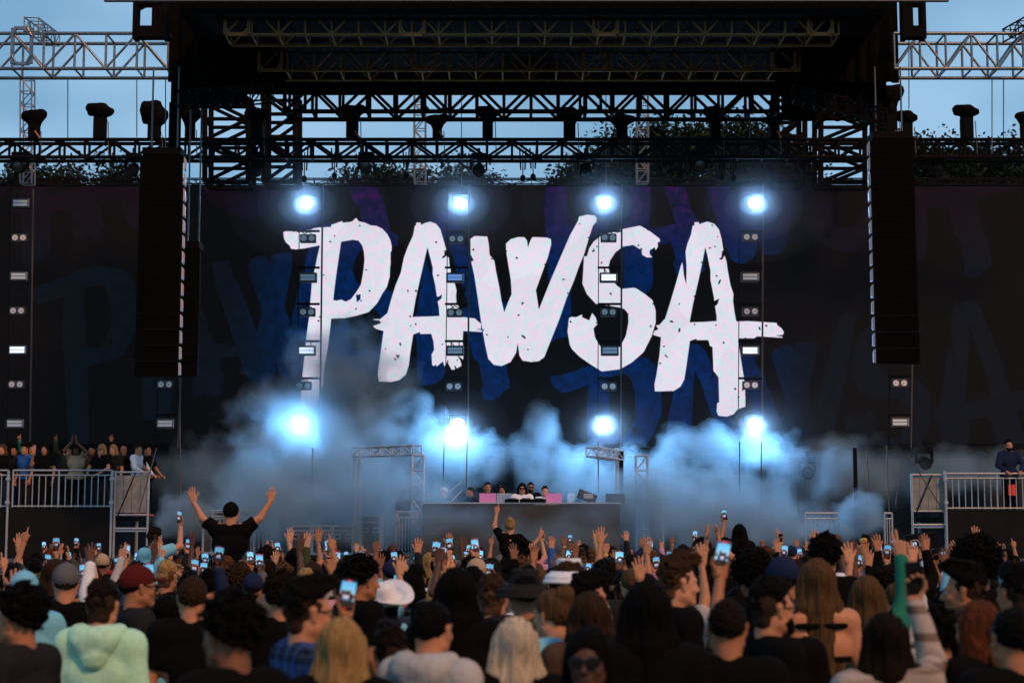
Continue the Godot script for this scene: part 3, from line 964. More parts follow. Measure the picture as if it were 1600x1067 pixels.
	for k in [[105, 125, 215, 37.6, "under the silver wing truss over the packed balcony, outer one"], [213, 122, 214, 37.6, "under the silver wing truss, nearer the balcony-side speaker array"], [258, 120, 246, 37.6, "at the edge of the balcony-side roof corner cloth"], [1569, 122, 216, 37.6, "under the silver wing truss over the guard's balcony"], [1421, 60, 170, 37.2, "above the small hood by the guard-side speaker array"], [721, 128, 290, 41.8, "crossing the rear header truss over the first letter A"], [947, 128, 290, 41.8, "crossing the rear header truss over the letter S"], [1172, 130, 215, 40.5, "at the rear header truss end over the last letter A"], [1551, 120, 240, 38, "thin one over the guard's balcony, crossing the lighting truss"]]:
		var b := at(k[0], k[2], k[3])
		var o := tube("hoist_chain", b, at(k[0], k[1], k[3]), 0.012, M.steel, self)
		tag(o, "straight vertical chain " + k[4], "chain", "chains hanging from the trusses")
	# --- towers
	for k in [[656, 120, 286, 43.2, "silver ladder truss rising over the first letter A"], [1004, 122, 286, 43.2, "silver ladder truss rising over the letter S"], [42, 124, 288, 42.4, "silver ladder truss at the crowded balcony's end"]]:
		truss("ladder_truss", k[4], "truss", at(k[0], k[2], k[3]), at(k[0], k[1], k[3]), Vector3.RIGHT, 0.29, 0.29, 8, M.silver, 0.020, "slim silver ladder trusses standing above the wall")
	for k in [[358, 160, 290, 1.1, "heavy black stage tower behind the balcony-side speaker array"], [440, 150, 290, 0.8, "black tower leg above the letter P's arm"], [1318, 160, 290, 1.3, "heavy black stage tower on the guard's side"], [1232, 150, 290, 0.7, "black tower leg beyond the last letter A"]]:
		truss("stage_tower", k[4], "tower", at(k[0], k[2], 42.6), at(k[0], k[1], 42.6), Vector3.RIGHT, k[3], 0.9, 4, M.shade_truss, 0.07, "black towers beside the video wall")
	truss("slanting_truss", "black truss slanting down under the guard-side roof corner", "truss", at(1240, 146, 36.8), at(1385, 186, 36.8), Vector3.UP, 0.35, 0.3, 9, M.shade_truss, 0.022)
	truss("slanting_truss", "black truss slanting down under the roof corner by the crowded balcony", "truss", at(425, 146, 36.8), at(278, 156, 36.8), Vector3.UP, 0.35, 0.3, 9, M.shade_truss, 0.022)
	truss("under_wall_truss", "thin dark lattice truss along the foot of the video wall", "truss", at(275, 706, 43.6), at(1640, 706, 43.6), Vector3.UP, 0.24, 0.25, 64, M.shade_truss, 0.016, "", false)
	# --- speaker arrays
	line_array(248, 247, 588, 37.0, 14, 0.95, 1.0, "main black speaker array above the crowded balcony's corner", true)
	line_array(1399, 222, 568, 37.0, 14, 0.95, -1.0, "main black speaker array on the guard's side", true)
	line_array(297, 392, 588, 38.6, 11, 0.42, 1.0, "smaller curved speaker array beside the main one, nearer the letter P", false)
	# --- ladders of lights
	var cols := [[480, 472, 463, 499], [720, 716, 695, 731], [943, 943, 934, 970], [1178, 1176, 1154, 1191]]
	var by := ["the letter P", "the first letter A", "the letter S", "the last letter A"]
	var mids := [[481, 373], [481, 434], [480, 488], [479, 548], [474, 603], [713, 374], [711, 434], [711, 489], [711, 548], [709, 604], [951, 372], [951, 434], [951, 488], [953, 548], [951, 604], [1173, 371], [1172, 433], [1173, 487], [1172, 548], [1173, 602]]
	var lit := {1: 0, 3: 2, 6: 1, 8: 0, 11: 2, 13: 0, 16: 0, 18: 2}
	var step := ["topmost", "second from top", "third from top", "fourth from top", "lowest"]
	for c in 4:
		ladder(cols[c][2], cols[c][3], 288, 700, [361, 418, 475, 533, 591], 42.6, "cable ladder of stage lights in front of " + by[c])
		flood(cols[c][0], 320, 42.4, "dazzling white spotlight above " + by[c], true)
		flood(cols[c][1], 663, 42.4, "dazzling white spotlight below " + by[c], false)
		for r in 5:
			var k := c * 5 + r
			if r % 2 == 0: blinder(mids[k][0], mids[k][1], 42.5, "twin blinder, %s of five lights before %s" % [step[r], by[c]])
			else: strobe(mids[k][0], mids[k][1], 42.5, "strobe panel%s, %s of five lights before %s" % [["", " glowing pale blue", " lit bright blue-white"][lit[k]], step[r], by[c]], lit[k])
	ladder(10, 46, 295, 690, [], 42.6, "cable ladder of lights above the crowded balcony's outer end")
	for k in [[32, 318, 0, "topmost strobe panel over the crowded balcony's outer end"], [29, 432, 0, "grey strobe panel midway over the crowded balcony's outer end"], [27, 547, 2, "bright blue-white strobe panel over the crowded balcony's outer end"], [23, 662, 0, "lowest strobe panel over the crowded balcony's outer end"], [258, 662, 0, "grey strobe panel under the balcony-side speaker array"], [1406, 660, 0, "grey strobe panel under the guard-side speaker array"]]:
		strobe(k[0], k[1], 42.5, k[3], k[2])
	for k in [[30, 372, "upper twin blinder over the crowded balcony's outer end"], [27, 486, "middle twin blinder over the crowded balcony's outer end"], [25, 601, "lower twin blinder over the crowded balcony's outer end"], [258, 601, "twin blinder under the balcony-side speaker array"], [1406, 599, "twin blinder under the guard-side speaker array"]]:
		blinder(k[0], k[1], 42.5, k[2])
	ladder(1389, 1424, 570, 700, [588, 648], 42.6, "short cable ladder under the guard-side speaker array")
	ladder(242, 277, 590, 700, [648], 42.6, "short cable ladder under the balcony-side speaker array")
	# --- below the wall
	drape("backcloth", "dark grey backcloth behind the stage deck", -30, 1640, 690, 870, 46.6, M.backcloth, 60)
	for k in [[652, 712, 868, 38.0, "silver truss post beside the crowd barrier on stage"], [1004, 712, 868, 38.0, "silver truss post standing in the thick white smoke"]]:
		var foot := at(k[0], k[2], k[3]); foot.y = STAGE
		var head := at(k[0], k[1], k[3]); head.x = foot.x
		truss("truss_post", k[4], "truss", foot, head, Vector3.RIGHT, 0.26, 0.26, 7, M.galvanised, 0.022, "silver truss posts on the stage")
	for k in [[553, 706, "pale upright pole at the smoky side entrance"], [561, 708, "second pale upright pole at the smoky side entrance"], [965, 700, "upright pole beside the booth, thin and pale"], [972, 704, "darker upright pole beside the booth"], [1340, 700, "dark upright pole at the guard's side"]]:
		var foot := at(k[0], 868, 39.0); foot.y = STAGE
		var o := tube("upright_pole", foot, Vector3(foot.x, height_at(k[1], 39.0), foot.z), 0.05, M.galvanised if k[0] < 970 else M.shade_truss, self)
		tag(o, k[2], "pole")
	truss("portal_beam", "short silver beam running back over the smoky side entrance", "truss", at(556, 707, 39.0), at(652, 703, 38.0), Vector3.UP, 0.2, 0.3, 6, M.galvanised, 0.02)
	truss("portal_beam", "short silver beam running back beside the booth", "truss", at(925, 706, 38.0), at(966, 712, 39.0), Vector3.UP, 0.2, 0.3, 4, M.galvanised, 0.02)
	for k in [[458, 489, "flight case with silver edges, outermost of the row of three"], [490, 521, "flight case with silver edges, middle of the row of three"], [522, 553, "flight case with silver edges, nearest the entrance poles"]]:
		flight_case(k[0], k[1], 822, 856, 38.5, k[2])
	flight_case(565, 596, 806, 856, 38.0, "tall flight case with two handles beside the entrance poles")
	flight_case(1005, 1034, 776, 856, 40.0, "tall grey flight case veiled by smoke behind the silver post")
	flight_case(320, 400, 800, 856, 40.5, "long low flight case behind the rider with spread arms")
	# --- the booth
	var bt := at(660, 786, 36.5)
	var br := at(969, 786, 36.5)
	var booth := thing("booth_table", "long dark table of the performer's booth", "table", Vector3((bt.x + br.x) / 2, STAGE + 0.005, -37.0))
	var bh := bt.y - STAGE
	slab("front_panel", Vector3(0, bh / 2 - 0.02, 0.48), Vector3(br.x - bt.x, bh - 0.04, 0.04), M.booth, booth)
	slab("tabletop", Vector3(0, bh - 0.005, 0), Vector3(br.x - bt.x + 0.02, 0.03, 1.02), M.trim, booth)
	for k in [-1.0, 1.0]:
		slab("side_panel", Vector3(k * ((br.x - bt.x) / 2 - 0.02), bh / 2 - 0.02, -0.02), Vector3(0.04, bh - 0.04, 0.94), M.booth, booth)
	for k in [[762, 26, M.pink_perspex, "pink glowing screen panel on the booth table"], [865, 26, M.pink_perspex, "pink screen panel beside the man in a white shirt"], [788, 24, M.clear_perspex, "clear screen panel beside the performer"], [893, 12, M.clear_perspex, "small clear screen panel near the wedge monitor"]]:
		var b := at(k[0], 784, 36.8); b.y = STAGE + bh + 0.016
		var o := slab("screen_panel", b + Vector3(0, 0.1, 0), Vector3(k[1] * 36.8 / F, 0.2, 0.015), k[2], self)
		tag(o, k[3], "panel", "low screen panels on the booth table")
	for k in [[800, 0.3, "black mixing deck in front of the performer"], [822, 0.28, "black mixer at the centre of the booth table"], [842, 0.3, "black mixing deck by the man in a white shirt"]]:
		var b := at(k[0], 784, 36.75); b.y = STAGE + bh + 0.016
		var o := thing("mixing_deck", k[2], "deck", b + Vector3(0, 0, 0.1), 0, "players on the booth table")
		slab("deck_body", Vector3(0, 0.035, 0), Vector3(k[1], 0.07, 0.36), M.black, o)
		part("jog_wheel", SH.rod, M.steel, o, Transform3D(Basis().scaled(Vector3(0.1, 0.02, 0.1)), Vector3(0, 0.08, 0.02)))
		slab("display", Vector3(0, 0.085, -0.13), Vector3(k[1] * 0.6, 0.03, 0.06), M.strobe_dim, o)
	var wm := at(917, 785, 36.8); wm.y = STAGE + bh + 0.016
	var wo := thing("wedge_monitor", "dark wedge monitor speaker on the booth table end", "speaker", wm)
	st = begin()
	box_into(st, Transform3D(Basis(Vector3(0, 0, 1), -0.35), Vector3(0, 0.13, 0)), Vector3(0.42, 0.2, 0.34), 0.015)
	part("monitor_body", done(st), M.fixture, wo)
	slab("grille", Vector3(0.03, 0.135, 0.172), Vector3(0.2, 0.1, 0.01), M.trim, wo)
	slab("amplifier_tray", Vector3(0.62, 0.1, -0.2), Vector3(0.4, 0.18, 0.3), M.fixture, wo)
	for k in [[700, 770, 722, 752], [722, 766, 704, 784]]:
		var o := tube("microphone_stand", at(k[0], k[1], 37), at(k[2], k[3], 37), 0.012, M.trim, self)
		tag(o, "thin silver boom arm over the booth table" if k[0] < 710 else "silver boom arm crossing the other over the booth", "stand")
	# --- railings and balconies
	barrier(618, 658, 800, 868, 37.6, 8, "crowd barrier on stage beside the booth", M.galvanised)
	barrier(330, 416, 798, 868, 38.2, 14, "crowd barrier behind the rider with spread arms", M.galvanised)
	barrier(1260, 1312, 802, 868, 38.6, 8, "crowd barrier in smoke towards the guard's balcony", M.galvanised)
	barrier(1384, 1396, 802, 868, 38.6, 3, "short barrier end in smoke by the guard's balcony", M.galvanised)
	for side in 2:
		var x0: float = [-60.0, 1478.0][side]
		var x1: float = [176.0, 1680.0][side]
		var rim: float = [795.0, 797.0][side]
		var a := at(x0, rim, 40.0)
		var b := at(x1, rim, 40.0)
		var o := thing("balcony", ["raised viewing platform with black front, packed with guests", "raised viewing platform with black front where a guard stands"][side], "platform", Vector3((a.x + b.x) / 2, 0, -41.5))
		slab("front_board", Vector3(0, a.y / 2, 1.46), Vector3(b.x - a.x, a.y, 0.06), M.board, o)
		slab("floor_board", Vector3(0, a.y - 0.2, 0), Vector3(b.x - a.x, 0.1, 2.84), M.board, o)
		for k in 5:
			tube("leg", Vector3((b.x - a.x) * (k / 4.0 - 0.5) * 0.97, 0, -1.3), Vector3((b.x - a.x) * (k / 4.0 - 0.5) * 0.97, a.y - 0.26, -1.3), 0.04, M.galvanised, o)
	barrier(-40, 10, 735, 793, 40.0, 5, "railing at the outer end of the packed balcony", M.galvanised)
	barrier(18, 172, 735, 793, 40.0, 15, "grey railing along the packed balcony front", M.galvanised)
	barrier(1480, 1640, 740, 796, 40.0, 16, "grey railing in front of the guard", M.galvanised)
	for k in [[178, 232, 738, 806, "grey boarded side of the packed balcony", 4], [1426, 1476, 742, 800, "grey boarded side of the guard's balcony", 4]]:
		var a := at(k[0], k[3], 40.05)
		var b := at(k[1], k[2], 40.05)
		var o := thing("balcony_hoarding", k[4], "panel", Vector3(a.x, 0, -40.05))
		var n: int = k[5]
		for i in n:
			slab("board", Vector3((b.x - a.x) * (i + 0.5) / n, (a.y + b.y) / 2, -0.02 + 0.006 * (i % 2)), Vector3((b.x - a.x) / n - 0.012, (b.y - a.y) * 0.86, 0.03), M.ply, o)
		for x in [0.0, b.x - a.x]:
			tube("post", Vector3(x, 0, 0.02), Vector3(x, b.y + 0.03, 0.02), 0.03, M.galvanised, o)
		for y in [b.y, a.y + 0.02, a.y - 0.3]:
			tube("ledger", Vector3(0, y, 0.03), Vector3(b.x - a.x, y, 0.03), 0.026, M.galvanised, o)
		tube("strut", Vector3(0.05, a.y - 0.1, 0.06), Vector3((b.x - a.x) * 0.62, b.y, 0.06), 0.014, M.black, o)
		slab("toe_board", Vector3((b.x - a.x) / 2, a.y - 0.32, 0.0), Vector3(b.x - a.x - 0.06, 0.1, 0.04), M.trim, o)
	for k in [[13, "scaffold pole between two railings of the packed balcony"], [175, "scaffold pole at the packed balcony's corner"], [1477, "scaffold pole at the guard balcony's corner"]]:
		var foot := at(k[0], 735, 39.95)
		var o := thing("scaffold_pole", k[1], "pole", Vector3(foot.x, 0, foot.z + 0.02), 0, "scaffold poles of the balconies")
		tube("pole", Vector3.ZERO, Vector3(0, foot.y, 0), 0.03, M.galvanised, o)
		for y in [0.2, 0.75]:
			slab("coupler", Vector3(0, foot.y - y, 0.01), Vector3(0.09, 0.07, 0.09), M.trim, o)
	var sb := at(1438, 868, 39.3); sb.y = STAGE
	var so := thing("subwoofer", "black tapered speaker box under the guard balcony's corner", "speaker", sb)
	part("speaker_body", SH.motor, M.black, so, Transform3D(Basis(Vector3(0, 0, 1), 0.12).scaled_local(Vector3(0.75, 0.42, 0.5)), Vector3(0, 0.36, 0)))
	slab("speaker_foot", Vector3(0, 0.08, 0), Vector3(0.6, 0.16, 0.45), M.black, so)
	slab("label_plate", Vector3(-0.15, 0.42, 0.26), Vector3(0.14, 0.02, 0.01), M.trim, so)
	for k in [[1338, 700, 1326, 860, "black cable hanging before the small smoke puff"], [1355, 700, 1364, 860, "black cable hanging behind the small smoke puff"], [1386, 696, 1390, 800, "dark cable beside the guard balcony's stair"], [1420, 712, 1470, 790, "dark slanting stay in front of the guard balcony's side"], [1410, 715, 1400, 790, "dark slanting stay behind the guard balcony's corner"], [280, 590, 282, 868, "straight thin cable under the balcony-side speaker array"], [244, 700, 216, 800, "thin slack stay beside the packed balcony's side"], [1190, 690, 1190, 860, "thin cable under the last letter A's ladder"], [1156, 690, 1156, 770, "short thin cable beside the last ladder"], [730, 690, 728, 768, "thin cable under the first A's ladder"], [694, 690, 692, 760, "short thin cable above the booth's end"], [488, 700, 486, 800, "thin cable in smoke under the P ladder"], [935, 690, 935, 770, "short thin cable above the booth's wedge monitor"]]:
		var o := tube("hanging_cable", at(k[2], k[3], 39.4), at(k[0], k[1], 39.6), 0.014, M.cable, self)
		tag(o, k[4], "cable")
	moving_head(1262, 738, 42.0, "moving light hung low in the blue haze under the wall", 0.2)
	moving_head(1445, 722, 42.0, "moving light hung low behind the guard balcony's corner", 0.3)
	for k in [[742, 706, "lamp hung under the wall over the booth's end"], [836, 710, "lamp hung under the wall behind the performer"]]:
		moving_head(k[0], k[1] + 12, 43.0, "moving light, small, " + k[2], 0.3)
	# --- trees
	var trees := [[18, 258, 120, 64], [100, 246, 130, 66], [170, 252, 120, 63], [545, 262, 70, 66], [592, 258, 60, 70], [645, 268, 60, 68], [705, 252, 90, 66], [742, 262, 80, 69], [905, 258, 110, 62], [965, 216, 130, 60], [1030, 206, 120, 62], [1100, 184, 130, 60], [1160, 190, 120, 62], [1205, 202, 110, 60], [1240, 226, 110, 63], [1440, 222, 120, 61], [1500, 228, 140, 60], [1560, 226, 140, 62], [1610, 232, 130, 60]]
	var stand := ["beyond the packed balcony's outer end", "showing over the packed balcony", "beside the balcony-side speaker array", "small over the letter P", "thin over the letter P's back", "low behind the silver ladder truss", "bushy over the letter W's start", "over the letter W's first gap", "first of the dark clump by the letter S", "behind the letter S light", "behind the silver ladder truss by S", "tallest over the last letter A", "just past the tallest over the last A", "over the last spotlight", "end of the dark clump by the tower", "right behind the guard-side speaker array", "over the guard's balcony stair", "over the guard's balcony middle", "at the guard's balcony outer end"]
	for k in trees.size():
		tree(trees[k][0], trees[k][1], trees[k][2], trees[k][3], 100 + k, "leafy green tree behind the stage, " + stand[k].replace("right behind", "just behind"))


func build_smoke() -> void:
	var fog := FogMaterial.new()
	fog.albedo = Color(0.9, 0.94, 1.0)
	fog.density = 0.0007
	var v := FogVolume.new()
	v.name = "stage_haze"
	v.shape = RenderingServer.FOG_VOLUME_SHAPE_BOX
	v.size = Vector3(30, 9.6, 8.5)
	v.material = fog
	add_child(v)
	v.position = Vector3(0, 6.4, -40.0)
	tag(v, "thin bluish haze filling the air over the stage", "haze", "", "stuff")
	for k in [[480, 320], [720, 320], [943, 320], [1178, 320], [472, 663], [716, 663], [943, 663], [1176, 663]]:
		for j in 4:  # nested mist added round each lamp to make its halo
			var m := FogMaterial.new()
			m.albedo = Color(0.9, 0.94, 1.0)
			m.density = [0.008, 0.020, 0.055, 0.24][j] * (1.9 if k[1] < 500 else 0.7)
			var q := FogVolume.new()
			q.name = numbered("added_halo_mist")
			q.shape = RenderingServer.FOG_VOLUME_SHAPE_ELLIPSOID
			q.size = Vector3(4.4, 3.2, 2.4) * [0.94, 0.58, 0.34, 0.17][j]
			q.material = m
			add_child(q)
			q.position = at(k[0], k[1], 41.9 + 0.02 * j)
			tag(q, "haze added for the halo of the spotlight %s %s" % ["above" if k[1] < 500 else "below", {480: "the letter P", 472: "the letter P", 720: "the first letter A", 716: "the first letter A", 943: "the letter S", 1178: "the last letter A", 1176: "the last letter A"}[k[0]]], "haze", "added halo haze round the spotlights", "stuff")
	var lv := [[0.03, 0.4], [0.18, 0.8], [0.36, 1.1], [0.56, 1.3]]
	smoke("big billowing plume of smoke tinted with blue lamplight around the letter P's foot", [[535, 585, 0, 95, 85, 1.0], [600, 640, 0.2, 80, 70, 0.9], [480, 660, 0.3, 125, 95, 1.2], [560, 665, 0, 100, 80, 1.1], [500, 750, -1.5, 150, 90, 1.6], [440, 790, -3.6, 120, 70, 1.0], [590, 780, -4.0, 130, 80, 1.0], [700, 720, 0.5, 110, 50, 0.9]], 41.2, 0.10, 0.38, 21, lv, 0.85, 0.60)
	smoke("thin wisps of smoke rising over the booth", [[850, 680, 0, 34, 48, 0.6], [880, 725, 0, 70, 40, 0.8], [910, 755, -0.5, 90, 40, 0.9], [840, 720, 0, 50, 60, 0.7]], 41.0, 0.085, 0.34, 22, lv, 0.9, 0.55, Vector3(1.3, 0.8, 1.2))
	smoke("thick pale bank of smoke sloping down beside the booth", [[1030, 745, 0, 100, 50, 1.0], [1090, 780, -0.5, 130, 60, 1.2], [1150, 810, -2.0, 130, 60, 1.2], [1010, 790, -3.2, 110, 70, 0.9], [1110, 820, -3.2, 150, 55, 1.0], [1110, 700, 0.5, 120, 40, 0.8]], 40.4, 0.10, 0.42, 23, lv, 0.85, 0.60)
	smoke("thin low veil of smoke drifting before the booth front", [[700, 815, 0, 120, 40, 0.6], [860, 835, 0, 160, 34, 0.6], [930, 800, 0, 60, 50, 0.5]], 35.4, 0.10, 0.10, 28, lv, 0.7, 0.5)
	smoke("small round puff of white smoke beside the packed balcony", [[288, 806, 0, 46, 40, 0.7], [312, 812, 0, 30, 24, 0.5]], 38.6, 0.06, 0.9, 24, lv, 1.1, 0.46)
	smoke("small round puff of pale smoke before the guard's balcony", [[1346, 806, 0, 44, 38, 0.7], [1320, 828, 0, 50, 24, 0.6], [1285, 830, 0, 40, 22, 0.5]], 38.6, 0.06, 0.8, 25, lv, 1.1, 0.5)
	smoke("low drift of smoke tinted with blue lamplight under the wall on the guard's side", [[1220, 720, 0, 90, 40, 0.9], [1300, 740, 0, 110, 60, 1.2], [1420, 745, 0.5, 120, 45, 1.0], [1240, 810, 0, 120, 50, 1.0], [1530, 735, 1.0, 110, 36, 0.8]], 42.0, 0.12, 0.26, 26, lv, 0.85, 0.60)
	smoke("low drift of smoke under the wall on the packed balcony's side", [[380, 740, 0, 110, 70, 1.0], [300, 740, 0.5, 70, 50, 0.8], [420, 810, -0.5, 130, 50, 1.0], [640, 800, -0.8, 120, 60, 1.0]], 42.0, 0.12, 0.22, 27, lv, 0.85, 0.60)


# ---------------------------------------------------------------- people: shapes
const HEAD := Vector3(0, 1.63, -0.015)
var HANDS := {}
var POSES := {}
var WEAR := {}


func hand_shape(kind: String) -> Array:      # a right hand: wrist at the origin, fingers up, palm towards -z, thumb at -x
	var f := Field.new(Vector3(-0.12, -0.05, -0.11), Vector3(0.09, 0.21, 0.06), 0.0052)
	var spread: float = {"open": 1.0, "relax": 0.35, "grip": 0.3, "fist": 0.15, "point": 0.2, "vee": 0.6, "horns": 0.5, "pinch": 0.3}[kind]
	f.cap(Vector3(0, -0.04, 0), Vector3(0, 0.01, 0), 0.027, 0.027, 0.01, 0.75)
	var base := [Vector3(-0.029, 0.09, 0), Vector3(-0.009, 0.096, 0), Vector3(0.012, 0.092, 0), Vector3(0.031, 0.082, 0)]
	for b in base:
		f.cap(Vector3(b.x * 0.55, 0.012, 0), b, 0.021, 0.013, 0.012, 0.8)
	f.cap(Vector3(-0.02, 0.02, -0.008), Vector3(-0.033, 0.05, -0.012), 0.018, 0.014, 0.012)
	var long := [0.072, 0.080, 0.074, 0.058]
	for i in 4:
		var straight: bool = kind == "open" or (kind == "point" and i == 0) or (kind == "vee" and i < 2) or (kind == "horns" and (i == 0 or i == 3))
		var bend: Array = [0.08, 0.12, 0.1]
		if not straight:
			bend = {"relax": [0.35, 0.45, 0.35], "grip": [0.55, 0.75, 0.55], "pinch": [0.7, 0.8, 0.5], "fist": [1.35, 1.6, 1.1], "point": [1.35, 1.6, 1.1], "vee": [1.35, 1.6, 1.1], "horns": [1.35, 1.6, 1.1], "open": [0.1, 0.1, 0.1]}[kind]
		if kind == "open": bend = [0.05 + 0.06 * i, 0.12 + 0.05 * (i % 2), 0.1]
		var p: Vector3 = base[i]
		var turn := 0.0
		var out := (i - 1.4) * 0.13 * spread
		for j in 3:
			turn += bend[j]
			var dir := Vector3(sin(out), cos(turn) * cos(out), -sin(turn))
			var q: Vector3 = p + dir * long[i] * [0.45, 0.31, 0.26][j]
			f.cap(p, q, 0.0098 - 0.0010 * j, 0.0090 - 0.0012 * j, 0.004)
			p = q
	var th := [Vector3(-0.030, 0.040, -0.010), Vector3(-0.056, 0.068, -0.020), Vector3(-0.074, 0.096, -0.024)]
	if kind in ["fist", "point", "vee", "horns"]: th = [Vector3(-0.030, 0.040, -0.014), Vector3(-0.036, 0.068, -0.036), Vector3(-0.008, 0.078, -0.046)]
	if kind == "grip": th = [Vector3(-0.030, 0.040, -0.012), Vector3(-0.050, 0.070, -0.024), Vector3(-0.048, 0.100, -0.034)]
	if kind == "pinch": th = [Vector3(-0.030, 0.040, -0.014), Vector3(-0.046, 0.066, -0.04), Vector3(-0.032, 0.088, -0.06)]
	f.cap(th[0], th[1], 0.0125, 0.0105, 0.006)
	f.cap(th[1], th[2], 0.0105, 0.0085, 0.004)
	return f.shell(0.0, 0.02)


func head_field(cell: float) -> Field:       # centred on the middle of the head, face towards -z
	var f := Field.new(Vector3(-0.13, -0.27, -0.16), Vector3(0.13, 0.16, 0.15), cell)
	f.ell(Vector3(0, 0.028, 0.012), Vector3(0.077, 0.092, 0.098), 0.001)
	f.ell(Vector3(0, -0.03, -0.028), Vector3(0.064, 0.085, 0.066), 0.03)
	f.cap(Vector3(-0.050, -0.065, -0.005), Vector3(-0.018, -0.098, -0.062), 0.024, 0.02, 0.03)
	f.cap(Vector3(0.050, -0.065, -0.005), Vector3(0.018, -0.098, -0.062), 0.024, 0.02, 0.03)
	f.cap(Vector3(-0.010, -0.100, -0.074), Vector3(0.010, -0.100, -0.074), 0.018, 0.018, 0.02)
	f.cap(Vector3(-0.036, 0.016, -0.080), Vector3(0.036, 0.016, -0.080), 0.013, 0.013, 0.016)
	f.cap(Vector3(-0.042, -0.034, -0.066), Vector3(-0.03, -0.05, -0.068), 0.018, 0.016, 0.02)
	f.cap(Vector3(0.042, -0.034, -0.066), Vector3(0.03, -0.05, -0.068), 0.018, 0.016, 0.02)
	for s in [-1.0, 1.0]:
		f.cap(Vector3(s * 0.030, -0.002, -0.106), Vector3(s * 0.037, -0.002, -0.102), 0.013, 0.012, 0.012, 1.0, true)
	f.cap(Vector3(0, 0.004, -0.092), Vector3(0, -0.036, -0.114), 0.009, 0.012, 0.010)
	f.cap(Vector3(-0.012, -0.042, -0.100), Vector3(0.012, -0.042, -0.100), 0.008, 0.008, 0.006)
	f.cap(Vector3(-0.018, -0.066, -0.088), Vector3(0.018, -0.066, -0.088), 0.0075, 0.0075, 0.008)
	f.cap(Vector3(-0.015, -0.077, -0.086), Vector3(0.015, -0.077, -0.086), 0.008, 0.008, 0.006)
	for s in [-1.0, 1.0]:
		f.cap(Vector3(s * 0.076, 0.014, 0.006), Vector3(s * 0.074, -0.030, 0.0), 0.017, 0.012, 0.006, 1.0)
	f.cap(Vector3(0, -0.05, 0.022), Vector3(0, -0.22, 0.034), 0.060, 0.064, 0.03)
	return f


func eyes_shape() -> Array:
	var list := []
	var b := Field.new(Vector3.ONE * -0.02, Vector3.ONE * 0.02, 0.004)
	b.cap(Vector3.ZERO, Vector3(0, 0, 0.001), 0.0125, 0.0125, 0.001)
	var w := b.shell()
	for s in [-1.0, 1.0]: list.append(moved(w, Transform3D(Basis(), Vector3(s * 0.031, -0.001, -0.080))))
	return joined(list)


func iris_shape() -> Array:
	var list := []
	var b := Field.new(Vector3.ONE * -0.012, Vector3.ONE * 0.012, 0.003)
	b.cap(Vector3.ZERO, Vector3(0, 0, 0.001), 0.0065, 0.0065, 0.001)
	var w := b.shell()
	var e := Field.new(Vector3(-0.03, -0.012, -0.012), Vector3(0.03, 0.012, 0.012), 0.003)
	e.cap(Vector3(-0.016, -0.002, 0.002), Vector3(0.012, 0.002, 0), 0.0042, 0.0045, 0.001)
	var brow := e.shell()
	for s in [-1.0, 1.0]:
		list.append(moved(w, Transform3D(Basis(), Vector3(s * 0.031, -0.001, -0.0895))))
		list.append(moved(brow, Transform3D(Basis().scaled(Vector3(-s, 1, 1)), Vector3(s * 0.034, 0.021, -0.094))))
	return joined(list)


func trunk_field(cell: float, sit: bool, slim: float) -> Field:
	var f := Field.new(Vector3(-0.72, -0.02, -0.78), Vector3(0.72, 2.12, 0.30), cell)
	var w := slim
	f.cap(Vector3(-0.085 * w, 0.96, 0.01), Vector3(0.085 * w, 0.96, 0.01), 0.120, 0.120, 0.03, 0.85)
	f.cap(Vector3(0, 1.0, 0), Vector3(0, 1.2, 0), 0.125 * w, 0.125 * w, 0.05, 0.8)
	f.cap(Vector3(-0.075 * w, 1.28, 0.0), Vector3(0.075 * w, 1.28, 0.0), 0.125 * w, 0.125 * w, 0.05, 0.8)
	f.cap(Vector3(-0.155 * w, 1.425, 0.01), Vector3(0.155 * w, 1.425, 0.01), 0.058, 0.058, 0.06, 0.95)
	f.cap(Vector3(-0.06 * w, 1.46, 0.02), Vector3(0.06 * w, 1.46, 0.02), 0.050, 0.050, 0.05, 0.9)
	for s in [-1.0, 1.0]:
		if sit:
			f.cap(Vector3(s * 0.09, 0.94, 0), Vector3(s * 0.15, 0.93, -0.38), 0.09, 0.062, 0.04)
			f.cap(Vector3(s * 0.15, 0.93, -0.38), Vector3(s * 0.15, 0.55, -0.40), 0.058, 0.042, 0.02)
			f.cap(Vector3(s * 0.15, 0.53, -0.40), Vector3(s * 0.15, 0.49, -0.54), 0.042, 0.034, 0.02)
		else:
			f.cap(Vector3(s * 0.088, 0.92, 0), Vector3(s * 0.10, 0.50, -0.01), 0.092, 0.060, 0.04)
			f.cap(Vector3(s * 0.10, 0.50, -0.01), Vector3(s * 0.105, 0.09, 0.02), 0.058, 0.040, 0.02)
			f.cap(Vector3(s * 0.105, 0.045, 0.03), Vector3(s * 0.12, 0.035, -0.15), 0.042, 0.034, 0.02)
	return f


